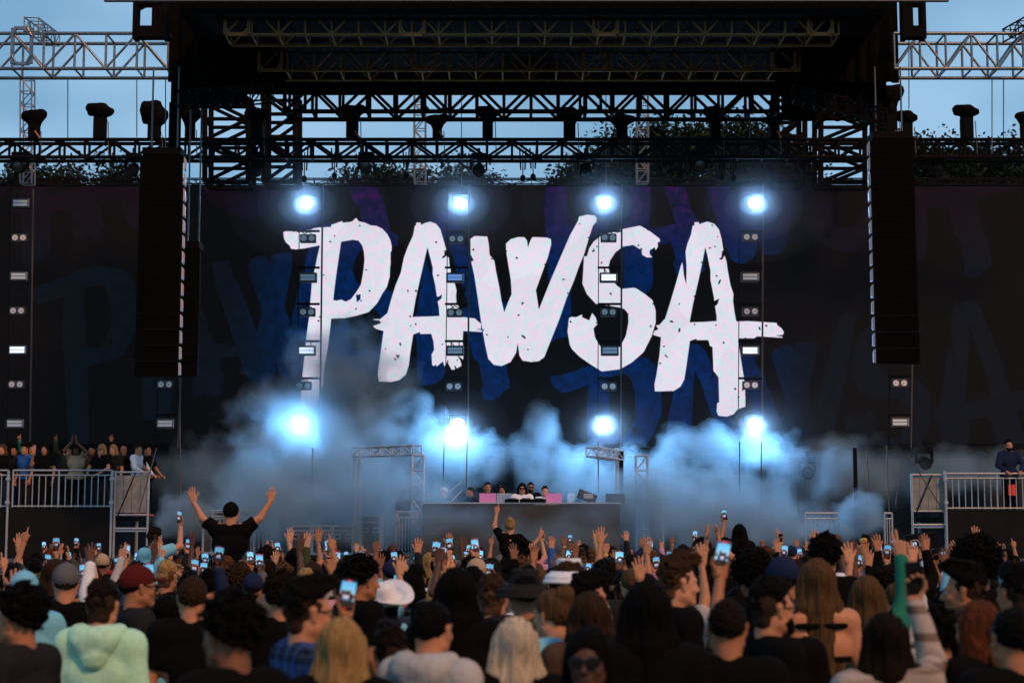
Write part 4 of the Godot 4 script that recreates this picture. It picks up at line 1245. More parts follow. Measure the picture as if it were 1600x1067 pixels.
# where elbows, wrists and hands go; the right side is +x, the stage is at -z
func pose_table() -> Dictionary:
	var down := [Vector3(0.235, 1.15, 0.03), Vector3(0.245, 0.90, -0.07), "relax", Vector3(0, -1, -0.15), Vector3(-1, 0, 0)]
	var phone := [Vector3(0.265, 1.25, -0.17), Vector3(0.19, 1.53, -0.32), "grip", Vector3(-0.1, 1, -0.05), Vector3(0.2, 0, 1)]
	var phone_high := [Vector3(0.26, 1.53, -0.20), Vector3(0.20, 1.80, -0.28), "grip", Vector3(-0.05, 1, 0), Vector3(0.1, 0, 1)]
	var open := [Vector3(0.30, 1.58, -0.12), Vector3(0.26, 1.84, -0.17), "open", Vector3(0.1, 1, -0.05), Vector3(0, -0.1, -1)]
	var straight := [Vector3(0.235, 1.69, -0.07), Vector3(0.225, 1.95, -0.12), "open", Vector3(0.05, 1, -0.1), Vector3(0.25, 0, -1)]
	var point := [Vector3(0.27, 1.63, -0.14), Vector3(0.23, 1.87, -0.24), "point", Vector3(0.0, 1, -0.15), Vector3(-0.3, 0, -1)]
	var fist := [Vector3(0.30, 1.56, -0.12), Vector3(0.25, 1.80, -0.20), "fist", Vector3(0, 1, -0.1), Vector3(-0.4, 0, -1)]
	var horns := [Vector3(0.25, 1.66, -0.12), Vector3(0.22, 1.91, -0.19), "horns", Vector3(0.05, 1, -0.1), Vector3(0, 0, -1)]
	var vee := [Vector3(0.26, 1.63, -0.12), Vector3(0.24, 1.88, -0.20), "vee", Vector3(-0.1, 1, -0.1), Vector3(0.2, 0, -1)]
	var clap := [Vector3(0.25, 1.60, -0.22), Vector3(0.055, 1.80, -0.30), "open", Vector3(-0.05, 1, -0.1), Vector3(-1, 0, 0.1)]
	var wide := [Vector3(0.33, 1.58, -0.02), Vector3(0.44, 1.77, -0.05), "open", Vector3(0.22, 1, -0.05), Vector3(0, 0, -1)]
	var lean := [Vector3(0.30, 1.17, -0.12), Vector3(0.16, 1.02, -0.34), "relax", Vector3(-0.3, -0.3, -1), Vector3(0, -1, 0.2)]
	var deck := [Vector3(0.27, 1.17, -0.10), Vector3(0.16, 1.10, -0.34), "relax", Vector3(-0.1, -0.2, -1), Vector3(0, -1, 0)]
	var bent := [Vector3(0.36, 1.28, -0.10), Vector3(0.52, 1.47, -0.16), "point", Vector3(0.3, 1, -0.05), Vector3(-0.3, 0, -1)]
	var both_phone := [Vector3(0.27, 1.50, -0.24), Vector3(0.095, 1.72, -0.36), "grip", Vector3(-0.05, 1, 0), Vector3(-0.2, 0, 1)]
	return {
		"down": [down, down], "phone": [phone, down], "phone_high": [phone_high, down], "open": [open, down], "straight": [straight, down], "point": [point, down], "fist": [fist, down], "horns": [horns, down], "vee": [vee, down],
		"both_up": [straight, open], "both_open": [open, open], "clap": [clap, clap], "lean": [lean, lean], "deck": [deck, deck], "both_phone": [both_phone, both_phone], "wide": [wide, wide], "rider_point": [point, bent], "rider_film": [phone_high, down],
	}


func limb_basis(fingers: Vector3, palm: Vector3, left: bool) -> Basis:      # turns the modelled right hand; mirrored for the left
	var y := fingers.normalized()
	var z := (-palm - y * (-palm).dot(y)).normalized()
	var x := y.cross(z)
	return Basis(-x if left else x, y, z)


func make_pose(called: String, spec: Array, cell: float, head: Array, eyes: Array, iris: Array, sit := false, slim := 1.0) -> void:
	var key := "%s|%s" % [called, cell]
	var f := trunk_field(cell, sit, slim)
	var tee := trunk_field(cell, sit, slim)
	for i in tee.d.size(): tee.d[i] -= 0.020                        # clothes lie a little off the skin
	var long := tee.copy()
	var list := []
	var shoulders := []
	for side in 2:
		var s := 1.0 if side == 0 else -1.0
		var a: Array = spec[side]
		var m := Vector3(s, 1, 1)
		var sh := Vector3(0.175 * s * slim, 1.425, 0.01)
		var raised := clampf((a[0].y - 1.3) / 0.3, 0.0, 1.0)
		sh.y += raised * 0.045
		var el: Vector3 = a[0] * m
		var wr: Vector3 = a[1] * m
		for g in [[f, 0.0], [tee, 0.021], [long, 0.021]]:
			var q: Field = g[0]
			var e: float = g[1]
			q.cap(sh - Vector3(0.05 * s, 0.0, 0), sh, 0.056 + e, 0.058 + e, 0.05)
			if q == tee:
				q.cap(sh, sh.lerp(el, 0.62), 0.056 + e, 0.056 + e, 0.03)
			else:
				q.cap(sh, el, 0.054 + e, 0.043 + e, 0.03)
				q.cap(el, wr.lerp(el, 0.08) if q == long else wr, 0.043 + e, 0.026 + e * (0.9 if q == long else 1.0), 0.015)
		shoulders.append([sh, el])
		var hb := limb_basis(a[3] * m, a[4] * m, side == 1)
		list.append(moved(HANDS[a[2]], Transform3D(hb, wr)))
		POSES[called + ("R" if side == 0 else "L")] = [wr, hb]
	list.append(f.shell(0.0, cell * 3.2))
	list.append(moved(head, Transform3D(Basis(), HEAD)))
	var body := joined(list)
	var mesh := to_mesh(body, moved(eyes, Transform3D(Basis(), HEAD)), M.eye)
	var r := []
	r.resize(Mesh.ARRAY_MAX)
	var ir := moved(iris, Transform3D(Basis(), HEAD))
	r[Mesh.ARRAY_VERTEX] = ir[0]; r[Mesh.ARRAY_NORMAL] = ir[1]; r[Mesh.ARRAY_INDEX] = ir[2]
	mesh.add_surface_from_arrays(Mesh.PRIMITIVE_TRIANGLES, r)
	mesh.surface_set_material(2, M.iris)
	POSES[key] = mesh
	var creases := FastNoiseLite.new()
	creases.seed = called.hash() % 1000
	creases.frequency = 5.0
	creases.fractal_octaves = 3
	for k in [["tee", tee], ["long", long]]:
		var q: Field = k[1]
		for t in shoulders:
			if k[0] == "tee":
				var e: Vector3 = t[0].lerp(t[1], 0.70)
				var n: Vector3 = (t[1] - t[0]).normalized()
				cut_near(q, e, n, 0.12)
		q.cut(Vector3(0, 0.90, 0), Vector3(0, -1, 0))
		cut_near(q, Vector3(0, 1.515, 0.03), Vector3(0, 1, -0.28).normalized(), 0.15)
		q.ruffle(creases, 0.013, Vector3(1, 0.6, 1), 0.035)
		POSES[key + k[0]] = to_mesh(q.shell(0.0, cell * 3.2))


func cut_near(f: Field, o: Vector3, n: Vector3, reach: float) -> void:         # a hem across one sleeve only
	var p0 := ((o - Vector3.ONE * reach - f.lo) / f.c).floor()
	var p1 := ((o + Vector3.ONE * reach - f.lo) / f.c).ceil()
	for z in range(maxi(0, int(p0.z)), mini(f.nz - 1, int(p1.z)) + 1):
		for y in range(maxi(0, int(p0.y)), mini(f.ny - 1, int(p1.y)) + 1):
			for x in range(maxi(0, int(p0.x)), mini(f.nx - 1, int(p1.x)) + 1):
				var q := f.lo + Vector3(x, y, z) * f.c - o
				if q.length() < reach:
					var i := (z * f.ny + y) * f.nx + x
					f.d[i] = maxf(f.d[i], q.dot(n))


func trousers_shape(cell: float, sit: bool) -> ArrayMesh:
	var f := Field.new(Vector3(-0.34, 0.02, -0.62), Vector3(0.34, 1.12, 0.24), cell)
	f.cap(Vector3(-0.085, 0.96, 0.01), Vector3(0.085, 0.96, 0.01), 0.134, 0.134, 0.03, 0.86)
	for s in [-1.0, 1.0]:
		if sit:
			f.cap(Vector3(s * 0.09, 0.94, 0), Vector3(s * 0.15, 0.93, -0.38), 0.104, 0.08, 0.04)
			f.cap(Vector3(s * 0.15, 0.93, -0.38), Vector3(s * 0.15, 0.58, -0.40), 0.078, 0.066, 0.02)
		else:
			f.cap(Vector3(s * 0.088, 0.92, 0), Vector3(s * 0.10, 0.50, -0.01), 0.106, 0.080, 0.03)
			f.cap(Vector3(s * 0.10, 0.50, -0.01), Vector3(s * 0.105, 0.10, 0.02), 0.080, 0.068, 0.02)
	f.cut(Vector3(0, 1.06, 0), Vector3(0, 1, 0))
	if not sit: f.cut(Vector3(0, 0.07, 0), Vector3(0, -1, 0))
	var n := FastNoiseLite.new(); n.seed = 77; n.frequency = 6
	f.ruffle(n, 0.02, Vector3.ONE, 0.04)
	return to_mesh(f.shell(0.0, cell * 3.2))


func hair_shape(kind: String, cell: float, sd: int) -> Array:                 # in the head's own axes
	var f := Field.new(Vector3(-0.20, -0.62, -0.22), Vector3(0.20, 0.27, 0.24), cell)
	var n := FastNoiseLite.new()
	n.seed = sd
	n.frequency = 14.0
	n.fractal_octaves = 3
	var line := func(lift: float) -> void: f.cut(Vector3(0, 0.062 + lift, -0.088), Vector3(0, -0.18, -0.125))
	match kind:
		"buzz":
			f.ell(Vector3(0, 0.030, 0.014), Vector3(0.083, 0.099, 0.105), 0.001)
			f.ruffle(n, 0.010, Vector3.ONE * 2.5, 0.02)
			line.call(0.0)
		"fade":                                     # the closely cut sides and nape
			f.ell(Vector3(0, 0.020, 0.014), Vector3(0.0795, 0.096, 0.1005), 0.001)
			f.cap(Vector3(-0.02, -0.06, 0.052), Vector3(0.02, -0.06, 0.052), 0.04, 0.04, 0.02)
			f.cut(Vector3(0, 0.05, -0.075), Vector3(0, -0.12, -0.16))
		"top":                                      # longer hair above a fade
			f.ell(Vector3(0, 0.044, 0.012), Vector3(0.082, 0.098, 0.104), 0.001)
			f.cap(Vector3(0, 0.10, -0.06), Vector3(0, 0.115, 0.03), 0.045, 0.035, 0.04)
			f.ruffle(n, 0.026, Vector3(1.4, 1.0, 0.8), 0.04)
			line.call(0.042)
		"quiff":
			f.ell(Vector3(0, 0.044, 0.012), Vector3(0.084, 0.100, 0.106), 0.001)
			f.cap(Vector3(-0.03, 0.115, -0.075), Vector3(0.03, 0.115, -0.075), 0.042, 0.042, 0.04)
			f.cap(Vector3(0, 0.12, -0.03), Vector3(0, 0.10, 0.06), 0.05, 0.04, 0.04)
			f.ruffle(n, 0.03, Vector3(1.3, 1.3, 0.6), 0.04)
			line.call(0.035)
		"curly":
			f.ell(Vector3(0, 0.050, 0.016), Vector3(0.104, 0.115, 0.122), 0.001)
			n.frequency = 26.0
			f.ruffle(n, 0.055, Vector3.ONE, 0.06)
			f.ell(Vector3(0, 0.034, 0.014), Vector3(0.086, 0.102, 0.108), 0.004)
			line.call(0.012)
		"afro":
			f.ell(Vector3(0, 0.055, 0.02), Vector3(0.135, 0.140, 0.145), 0.001)
			n.frequency = 30.0
			f.ruffle(n, 0.05, Vector3.ONE, 0.06)
			f.ell(Vector3(0, 0.034, 0.016), Vector3(0.100, 0.112, 0.116), 0.004)
			line.call(0.0)
		"long", "longest", "bob", "pony", "bun":
			f.ell(Vector3(0, 0.034, 0.018), Vector3(0.092, 0.106, 0.112), 0.001)
			if kind in ["long", "longest", "bob"]:
				var low: float = {"long": -0.34, "longest": -0.52, "bob": -0.12}[kind]
				for s in [-1.0, -0.5, 0.0, 0.5, 1.0]:
					f.cap(Vector3(s * 0.062, 0.02, 0.05 - absf(s) * 0.035), Vector3(s * 0.088, -0.13, 0.070 - absf(s) * 0.040), 0.048, 0.046, 0.03)
					f.cap(Vector3(s * 0.088, -0.13, 0.070 - absf(s) * 0.040), Vector3(s * 0.095, low - 0.05 * cos(s * 9.0), 0.125 - absf(s) * 0.045), 0.046, 0.024, 0.03)
			else:
				f.cut(Vector3(0, 0.062, -0.088), Vector3(0, -0.18, -0.125))
				if kind == "pony":
					f.cap(Vector3(0, 0.06, 0.11), Vector3(0, 0.05, 0.155), 0.03, 0.032, 0.02)
					f.cap(Vector3(0, 0.05, 0.155), Vector3(0.01, -0.24, 0.165), 0.036, 0.016, 0.02)
				else:
					f.ell(Vector3(0, 0.11, 0.085), Vector3(0.052, 0.05, 0.052), 0.015)
			f.ruffle(n, 0.014, Vector3(1.6, 0.16, 1.6), 0.04)
			n.frequency = 45.0
			f.ruffle(n, 0.006, Vector3(1.6, 0.08, 1.6), 0.02)
			if kind in ["long", "longest", "bob"]:                    # leave the face free
				f.cap(Vector3(0, -0.012, -0.122), Vector3(0, -0.26, -0.13), 0.076, 0.09, 0.01, 1.0, true)
		"beard":
			f.ell(Vector3(0, -0.062, -0.040), Vector3(0.066, 0.068, 0.066), 0.001)
			f.cap(Vector3(-0.012, -0.100, -0.078), Vector3(0.012, -0.100, -0.078), 0.024, 0.024, 0.02)
			f.ruffle(n, 0.012, Vector3.ONE * 2.0, 0.02)
			f.cap(Vector3(-0.03, -0.018, -0.12), Vector3(0.03, -0.018, -0.12), 0.05, 0.05, 0.004, 1.0, true)
			f.cut(Vector3(0, -0.035, 0), Vector3(0, 1, 0.15))
			f.cut(Vector3(0, 0, 0.012), Vector3(0, 0, 1))
	return f.shell(0.0, 0.055)


func hat_shape(kind: String, cell: float) -> Array:
	var f := Field.new(Vector3(-0.26, -0.10, -0.28), Vector3(0.26, 0.26, 0.26), cell)
	match kind:
		"cap":
			f.ell(Vector3(0, 0.040, 0.012), Vector3(0.092, 0.100, 0.112), 0.001)
			f.cut(Vector3(0, 0.034, -0.09), Vector3(0, -1, -0.22))
			f.cap(Vector3(-0.05, 0.046, -0.10), Vector3(0.05, 0.046, -0.10), 0.012, 0.012, 0.01)
			f.cap(Vector3(-0.04, 0.043, -0.125), Vector3(0.04, 0.043, -0.125), 0.011, 0.011, 0.02)
			f.cap(Vector3(-0.025, 0.036, -0.152), Vector3(0.025, 0.036, -0.152), 0.010, 0.010, 0.025)
			f.ell(Vector3(0, 0.142, 0.012), Vector3(0.01, 0.008, 0.01), 0.004)
		"bucket":
			f.cap(Vector3(0, 0.03, 0.012), Vector3(0, 0.105, 0.012), 0.100, 0.075, 0.02)
			f.cut(Vector3(0, 0.130, 0), Vector3(0, 1, 0))
			f.cut(Vector3(0, 0.035, 0), Vector3(0, -1, 0))
			for k in 48:
				var t := TAU * k / 48
				var u := TAU * (k + 1) / 48
				f.cap(Vector3(cos(t) * 0.105, 0.040, 0.012 + sin(t) * 0.115), Vector3(cos(t) * 0.150, -0.012, 0.012 + sin(t) * 0.160), 0.012, 0.010, 0.012)
				f.cap(Vector3(cos(t) * 0.128, 0.014, 0.012 + sin(t) * 0.138), Vector3(cos(u) * 0.128, 0.014, 0.012 + sin(u) * 0.138), 0.014, 0.014, 0.012)
		"cowboy":
			f.cap(Vector3(0, 0.05, -0.03), Vector3(0, 0.05, 0.05), 0.092, 0.092, 0.02)
			f.cap(Vector3(-0.03, 0.13, 0), Vector3(-0.035, 0.13, 0.06), 0.05, 0.05, 0.03)
			f.cap(Vector3(0.03, 0.13, 0), Vector3(0.035, 0.13, 0.06), 0.05, 0.05, 0.03)
			f.cut(Vector3(0, 0.035, 0), Vector3(0, -1, 0))
			for k in 60:
				var t := TAU * k / 60
				var c := cos(t)
				var lift := 0.085 * c * c
				f.cap(Vector3(c * 0.09, 0.043, 0.01 + sin(t) * 0.12), Vector3(c * 0.165, 0.048 + lift * 0.5, 0.01 + sin(t) * 0.19), 0.011, 0.010, 0.012)
				f.cap(Vector3(c * 0.165, 0.048 + lift * 0.5, 0.01 + sin(t) * 0.19), Vector3(c * 0.21, 0.045 + lift, 0.01 + sin(t) * 0.235), 0.013, 0.009, 0.014)
		"beanie":
			f.ell(Vector3(0, 0.055, 0.016), Vector3(0.096, 0.108, 0.114), 0.001)
			f.cut(Vector3(0, 0.03, 0), Vector3(0, -1, 0.25))
			f.cap(Vector3(-0.05, 0.02, 0.02), Vector3(0.05, 0.02, 0.02), 0.03, 0.03, 0.01)
		"phones":                                          # headphones over the head
			for k in 10:
				var t := PI * k / 10
				var u := PI * (k + 1) / 10
				f.cap(Vector3(cos(t) * 0.098, sin(t) * 0.118 + 0.005, 0.015), Vector3(cos(u) * 0.098, sin(u) * 0.118 + 0.005, 0.015), 0.010, 0.010, 0.004)
			for s in [-1.0, 1.0]:
				f.cap(Vector3(s * 0.085, -0.012, 0.005), Vector3(s * 0.108, -0.012, 0.005), 0.036, 0.032, 0.006)
	return f.shell(0.0, cell * 3.0)


func glasses_shape() -> ArrayMesh:
	var st := begin()
	for s in [-1.0, 1.0]:
		box_into(st, Transform3D(Basis(Vector3.UP, -s * 0.22), Vector3(s * 0.035, -0.002, -0.108)), Vector3(0.058, 0.040, 0.006), 0.003)
		box_into(st, Transform3D(Basis(), Vector3(s * 0.072, 0.008, -0.045)), Vector3(0.005, 0.008, 0.115), 0.002)
	box_into(st, Transform3D(Basis(), Vector3(0, 0.006, -0.113)), Vector3(0.022, 0.008, 0.005), 0.002)
	return done(st)


func hood_shape(cell: float) -> ArrayMesh:
	var f := Field.new(Vector3(-0.26, 1.20, -0.20), Vector3(0.26, 1.62, 0.28), cell)
	for k in 12:
		var t := PI * (k / 11.0)
		var u := PI * ((k + 1) / 11.0)
		if k < 11: f.cap(Vector3(cos(t) * 0.115, 1.50 - 0.02 * sin(t), 0.02 + sin(t) * 0.085), Vector3(cos(u) * 0.115, 1.50 - 0.02 * sin(u), 0.02 + sin(u) * 0.085), 0.030, 0.030, 0.05)
	f.cap(Vector3(-0.07, 1.44, 0.095), Vector3(0.07, 1.44, 0.095), 0.055, 0.055, 0.08)
	f.cap(Vector3(-0.02, 1.34, 0.105), Vector3(0.02, 1.34, 0.105), 0.045, 0.045, 0.09)
	var n := FastNoiseLite.new(); n.seed = 9; n.frequency = 7
	f.ruffle(n, 0.012, Vector3.ONE, 0.04)
	return to_mesh(f.shell(0.0, cell * 3.0))


func phone_shapes() -> void:
	var st := begin()
	box_into(st, Transform3D(), Vector3(0.076, 0.156, 0.0095), 0.004)
	SH.phone = done(st)
	st = begin()
	box_into(st, Transform3D(Basis(), Vector3(0.018, 0.058, -0.0065)), Vector3(0.03, 0.032, 0.004), 0.0015)
	SH.phone_camera = done(st)
	var q := PlaneMesh.new(); q.size = Vector2(0.070, 0.149); q.orientation = PlaneMesh.FACE_Z
	SH.phone_screen = q
	for k in 5:                                       # what the phones are filming: sky, dark stage, bright wall, crowd
		var im := Image.create_empty(36, 76, false, Image.FORMAT_RGB8)
		var r := RandomNumberGenerator.new(); r.seed = 60 + k
		var cx := r.randf_range(0.42, 0.58)
		var top := r.randf_range(0.40, 0.52)
		var zoom := [1.0, 0.75, 1.35, 1.1, 0.9][k] as float
		for y in 76:
			for x in 36:
				var u := x / 35.0
				var v := y / 75.0
				var c := Color(0.33, 0.66, 0.86).lerp(Color(0.55, 0.80, 0.92), v / top)
				var su := absf(u - cx) / zoom
				if v > top - 0.10 * zoom and su < 0.34 and v < top + 0.3 * zoom: c = Color(0.05, 0.06, 0.08)
				if v > top and su < 0.5 and v < top + 0.26 * zoom: c = Color(0.05, 0.06, 0.10)
				if v > top + 0.05 * zoom and v < top + 0.17 * zoom and su < 0.22: c = c.lerp(Color(0.95, 0.90, 0.97), 0.85 if int(u * 22) % 4 != 0 else 0.45)
				if v > top + 0.17 * zoom and v < top + 0.26 * zoom: c = c.lerp(Color(0.45, 0.6, 0.8), clampf(0.7 - su, 0, 1))
				if v > top + 0.24 * zoom: c = Color(0.08, 0.06, 0.06).lerp(Color(0.55, 0.40, 0.34), clampf(r.randf() * 1.5 - 0.75, 0, 1))
				if v < 0.05: c = Color(0.02, 0.02, 0.02)
				if v > 0.88: c = Color(0.02, 0.02, 0.02)
				if v < 0.045 and absf(u - 0.5) < 0.16: c = Color(0.85, 0.15, 0.12)
				if Vector2((u - 0.5) * 36, (v - 0.93) * 76).length() < 3.0: c = Color(0.85, 0.12, 0.10) if k != 1 else Color(0.9, 0.9, 0.9)
				im.set_pixel(x, y, c)
		var m := mat(Color(0.02, 0.02, 0.02), 0.15)
		m.emission_enabled = true
		m.emission_texture = ImageTexture.create_from_image(im)
		m.emission_operator = BaseMaterial3D.EMISSION_OP_MULTIPLY
		m.emission = Color.WHITE
		m.emission_energy_multiplier = [1.15, 1.35, 1.0, 0.8, 1.6][k]
		M["phone_screen%d" % k] = m
	M.phone_dark = mat(lin(0.008, 0.008, 0.009), 0.12)


# ---------------------------------------------------------------- people: everybody
const CROWD := "people standing in the crowd"
var spots := []                       # where somebody stands: Vector2(x, z)
var near_cell := 0.015
var far_cell := 0.024


func people_materials() -> void:
	M.eye = mat(lin(0.55, 0.52, 0.48), 0.3)
	M.iris = mat(lin(0.02, 0.012, 0.008), 0.4)
	var pores := noise_map(0.05, Color(0.90, 0.88, 0.86), Color(1, 1, 1), 30)
	for k in [["fair", 0.58, 0.28, 0.155], ["light", 0.50, 0.225, 0.115], ["tan", 0.38, 0.16, 0.07], ["brown", 0.20, 0.080, 0.034], ["dark", 0.085, 0.034, 0.017]]:
		var m := mat(lin(k[1], k[2], k[3]), 0.55, 0, 0.4)
		m.detail_enabled = true
		m.detail_albedo = pores
		m.detail_blend_mode = BaseMaterial3D.BLEND_MODE_MUL
		m.uv1_triplanar = true
		m.uv2_triplanar = true
		m.uv2_scale = Vector3.ONE * 5
		M["skin_" + k[0]] = m
	var strands := FastNoiseLite.new(); strands.seed = 4; strands.frequency = 0.12; strands.fractal_octaves = 3
	var im := Image.create_empty(128, 128, false, Image.FORMAT_RGB8)
	for y in 128:
		for x in 128:
			var v := 0.72 + 0.5 * strands.get_noise_2d(x * 2.0, y * 0.16)
			im.set_pixel(x, y, Color(v, v, v))
	var fibre := ImageTexture.create_from_image(im)
	for k in [["black", 0.0045, 0.0036, 0.003], ["dark_brown", 0.012, 0.0075, 0.0045], ["brown", 0.036, 0.019, 0.009], ["light_brown", 0.10, 0.055, 0.024], ["blonde", 0.36, 0.22, 0.085], ["platinum", 0.60, 0.50, 0.36], ["auburn", 0.10, 0.030, 0.012], ["shaved", 0.12, 0.065, 0.038], ["shaved_dark", 0.045, 0.026, 0.016]]:
		var m := mat(lin(k[1] * 1.35, k[2] * 1.35, k[3] * 1.35), 0.7, 0, 0.12)
		m.albedo_texture = fibre
		m.uv1_triplanar = true
		m.uv1_scale = Vector3(9, 3, 9)
		m.rim_enabled = true
		m.rim = 0.04
		M["hair_" + k[0]] = m
	var weave := noise_map(0.035, Color(0.9, 0.9, 0.9), Color(1, 1, 1), 31)
	for k in [["black", 0.0055, 0.005, 0.0052], ["charcoal", 0.018, 0.018, 0.0185], ["grey", 0.11, 0.112, 0.116], ["pale_grey", 0.42, 0.42, 0.41], ["white", 0.74, 0.75, 0.77], ["navy", 0.014, 0.022, 0.055], ["blue", 0.03, 0.11, 0.34], ["sky_blue", 0.18, 0.50, 0.66], ["mint", 0.46, 0.80, 0.56], ["dark_red", 0.085, 0.012, 0.012], ["green", 0.02, 0.16, 0.10], ["olive", 0.05, 0.055, 0.022], ["beige", 0.42, 0.30, 0.19], ["red", 0.30, 0.025, 0.025], ["pink", 0.55, 0.25, 0.34], ["mustard", 0.45, 0.22, 0.02], ["denim", 0.03, 0.045, 0.08], ["brown", 0.075, 0.045, 0.028]]:
		var m := mat(lin(k[1], k[2], k[3]), 0.95, 0, 0.1)
		m.albedo_texture = weave
		m.uv1_triplanar = true
		m.uv1_scale = Vector3.ONE * 2.5
		m.rim_enabled = true
		m.rim = 0.04
		M["wear_" + k[0]] = m
	var plaid := Image.create_empty(64, 64, false, Image.FORMAT_RGB8)
	for y in 64:
		for x in 64:
			var c := Color(0.05, 0.06, 0.09)
			if x % 32 < 15: c = c.lerp(Color(0.32, 0.44, 0.72), 0.45)
			if y % 32 < 15: c = c.lerp(Color(0.32, 0.44, 0.72), 0.45)
			if x % 32 == 22 or y % 32 == 22: c = c.lerp(Color(0.7, 0.75, 0.85), 0.35)
			plaid.set_pixel(x, y, c)
	M.wear_plaid = mat(Color.WHITE, 0.9, 0, 0.2)
	M.wear_plaid.albedo_texture = ImageTexture.create_from_image(plaid)
	M.wear_plaid.uv1_triplanar = true
	M.wear_plaid.uv1_scale = Vector3.ONE * 4.2
	var stripe := Image.create_empty(16, 64, false, Image.FORMAT_RGB8)
	for y in 64:
		for x in 16: stripe.set_pixel(x, y, Color(0.62, 0.58, 0.54) if y % 32 < 22 else Color(0.36, 0.28, 0.22))
	M.wear_striped = mat(Color.WHITE, 0.9, 0, 0.2)
	M.wear_striped.albedo_texture = ImageTexture.create_from_image(stripe)
	M.wear_striped.uv1_triplanar = true
	M.wear_striped.uv1_scale = Vector3.ONE * 4.0
	M.glasses = mat(lin(0.006, 0.006, 0.007), 0.08)
	M.band_yellow = mat(lin(0.7, 0.5, 0.03), 0.6)
	M.band_blue = mat(lin(0.08, 0.09, 0.32), 0.6)
	M.cup = mat(lin(0.6, 0.03, 0.03), 0.4)
	M.bag = mat(lin(0.75, 0.45, 0.02), 0.6)
	M.hivis = mat(lin(0.9, 0.06, 0.02), 0.6)


func people_shapes() -> void:
	for k in ["open", "relax", "grip", "fist", "point", "vee", "horns"]: HANDS[k] = hand_shape(k)
	var near_head := head_field(0.0055).shell(0.0, 0.02)
	var far_head := head_field(0.0085).shell(0.0, 0.03)
	var eyes := eyes_shape()
	var iris := iris_shape()
	var t := pose_table()
	for k in ["down", "phone", "phone_high", "open", "point", "straight", "vee", "lean"]: make_pose(k, t[k], near_cell, near_head, eyes, iris)
	for k in ["down", "phone", "phone_high", "open", "straight", "point", "fist", "horns", "vee", "both_up", "both_open", "clap", "lean", "deck", "both_phone"]: make_pose(k, t[k], far_cell, far_head, eyes, iris)
	make_pose("wide", t.wide, near_cell, near_head, eyes, iris, true)
	make_pose("rider_point", t.rider_point, near_cell, near_head, eyes, iris, true, 0.86)
	make_pose("rider_film", t.rider_film, near_cell, near_head, eyes, iris, true, 0.84)
	SH.trousers = trousers_shape(0.028, false)
	SH.trousers_sit = trousers_shape(0.024, true)
	for k in ["buzz", "fade", "top", "quiff", "curly", "afro", "long", "longest", "bob", "pony", "bun", "beard"]:
		SH["near_" + k] = to_mesh(hair_shape(k, 0.0062, k.hash() % 999))
		SH["far_" + k] = to_mesh(hair_shape(k, 0.0105, k.hash() % 999))
	for k in ["cap", "bucket", "cowboy", "beanie", "phones"]: SH["hat_" + k] = to_mesh(hat_shape(k, 0.0075))
	SH.glasses = glasses_shape()
	SH.hood = hood_shape(0.013)
	phone_shapes()


func person(s: Dictionary) -> Node3D:
	var d: float = s.d
	var pose: String = s.get("pose", "down")
	var near: bool = s.get("near", d < 13.0)
	var cell: float = near_cell if near and POSES.has("%s|%s" % [pose, near_cell]) else far_cell
	if not POSES.has("%s|%s" % [pose, cell]): cell = near_cell
	var o := Node3D.new()
	o.name = numbered("person")
	add_child(o)
	var size: float = s.get("size", 1.0)
	var yaw: float = s.get("yaw", 0.0)
	var flip := -1.0 if s.get("mirror", false) else 1.0
	o.transform = Transform3D(Basis(Vector3.UP, yaw).scaled_local(Vector3(flip * size, size, size)), Vector3(s.x, s.get("y", 0.0), s.z))
	var skin: Material = M["skin_" + s.get("skin", "light")]
	var key := "%s|%s" % [pose, cell]
	var b := MeshInstance3D.new()
	b.name = "body"
	b.mesh = POSES[key]
	b.set_surface_override_material(0, skin)
	o.add_child(b)
	if s.get("top", "black") != "bare":
		part("shirt", POSES[key + ("long" if s.get("sleeve", "tee") == "long" else "tee")], M["wear_" + s.get("top", "black")], o)
	var sit := pose in ["wide", "rider_point", "rider_film"]
	part("trousers", SH.trousers_sit if sit else SH.trousers, M["wear_" + s.get("legs", "black")], o)
	var h := Transform3D(Basis(), HEAD)
	var lod := "near_" if near else "far_"
	if s.get("hair", "buzz") != "none":
		part("hair", SH[lod + s.get("hair", "buzz")], M["hair_" + s.get("tint", "black")], o, h)
	if s.get("hair", "buzz") in ["top", "quiff"]:
		part("shaved_sides", SH[lod + "fade"], M["hair_" + ("shaved" if s.get("tint", "black") in ["brown", "light_brown", "blonde", "auburn"] else "shaved_dark")], o, h)
	if s.has("beard"): part("beard", SH[lod + "beard"], M["hair_" + s.beard], o, h)
	if s.has("hat"): part({"cap": "cap", "bucket": "bucket_hat", "cowboy": "cowboy_hat", "beanie": "beanie", "phones": "headphones"}[s.hat], SH["hat_" + s.hat], M["wear_" + s.get("hat_tint", "black")], o, h * Transform3D(Basis(Vector3.FORWARD, s.get("hat_tilt", 0.0))))
	if s.has("glasses"): part("sunglasses", SH.glasses, M.glasses, o, h)
	if s.has("hood"): part("hood", SH.hood, M["wear_" + s.top], o)
	if s.has("band"):
		var w: Array = POSES[pose + "R"]
		part("wristband", SH.rod, M["band_" + s.band], o, Transform3D(w[1].scaled_local(Vector3(0.032, 0.018, 0.030)), w[0] - w[1].y * 0.03))
	spots.append(Vector2(s.x, s.z))
	if s.has("label"): tag(o, s.label, "person", s.get("group", CROWD))
	else: people.append([o, s])
	return o


func hold(o: Node3D, pose: String, side: String, up := 0.115, out := 0.022) -> Vector3:       # where the hand of that side holds something
	var w: Array = POSES[pose + side]
	return o.transform * (w[0] + w[1].y * up - w[1].z * out)


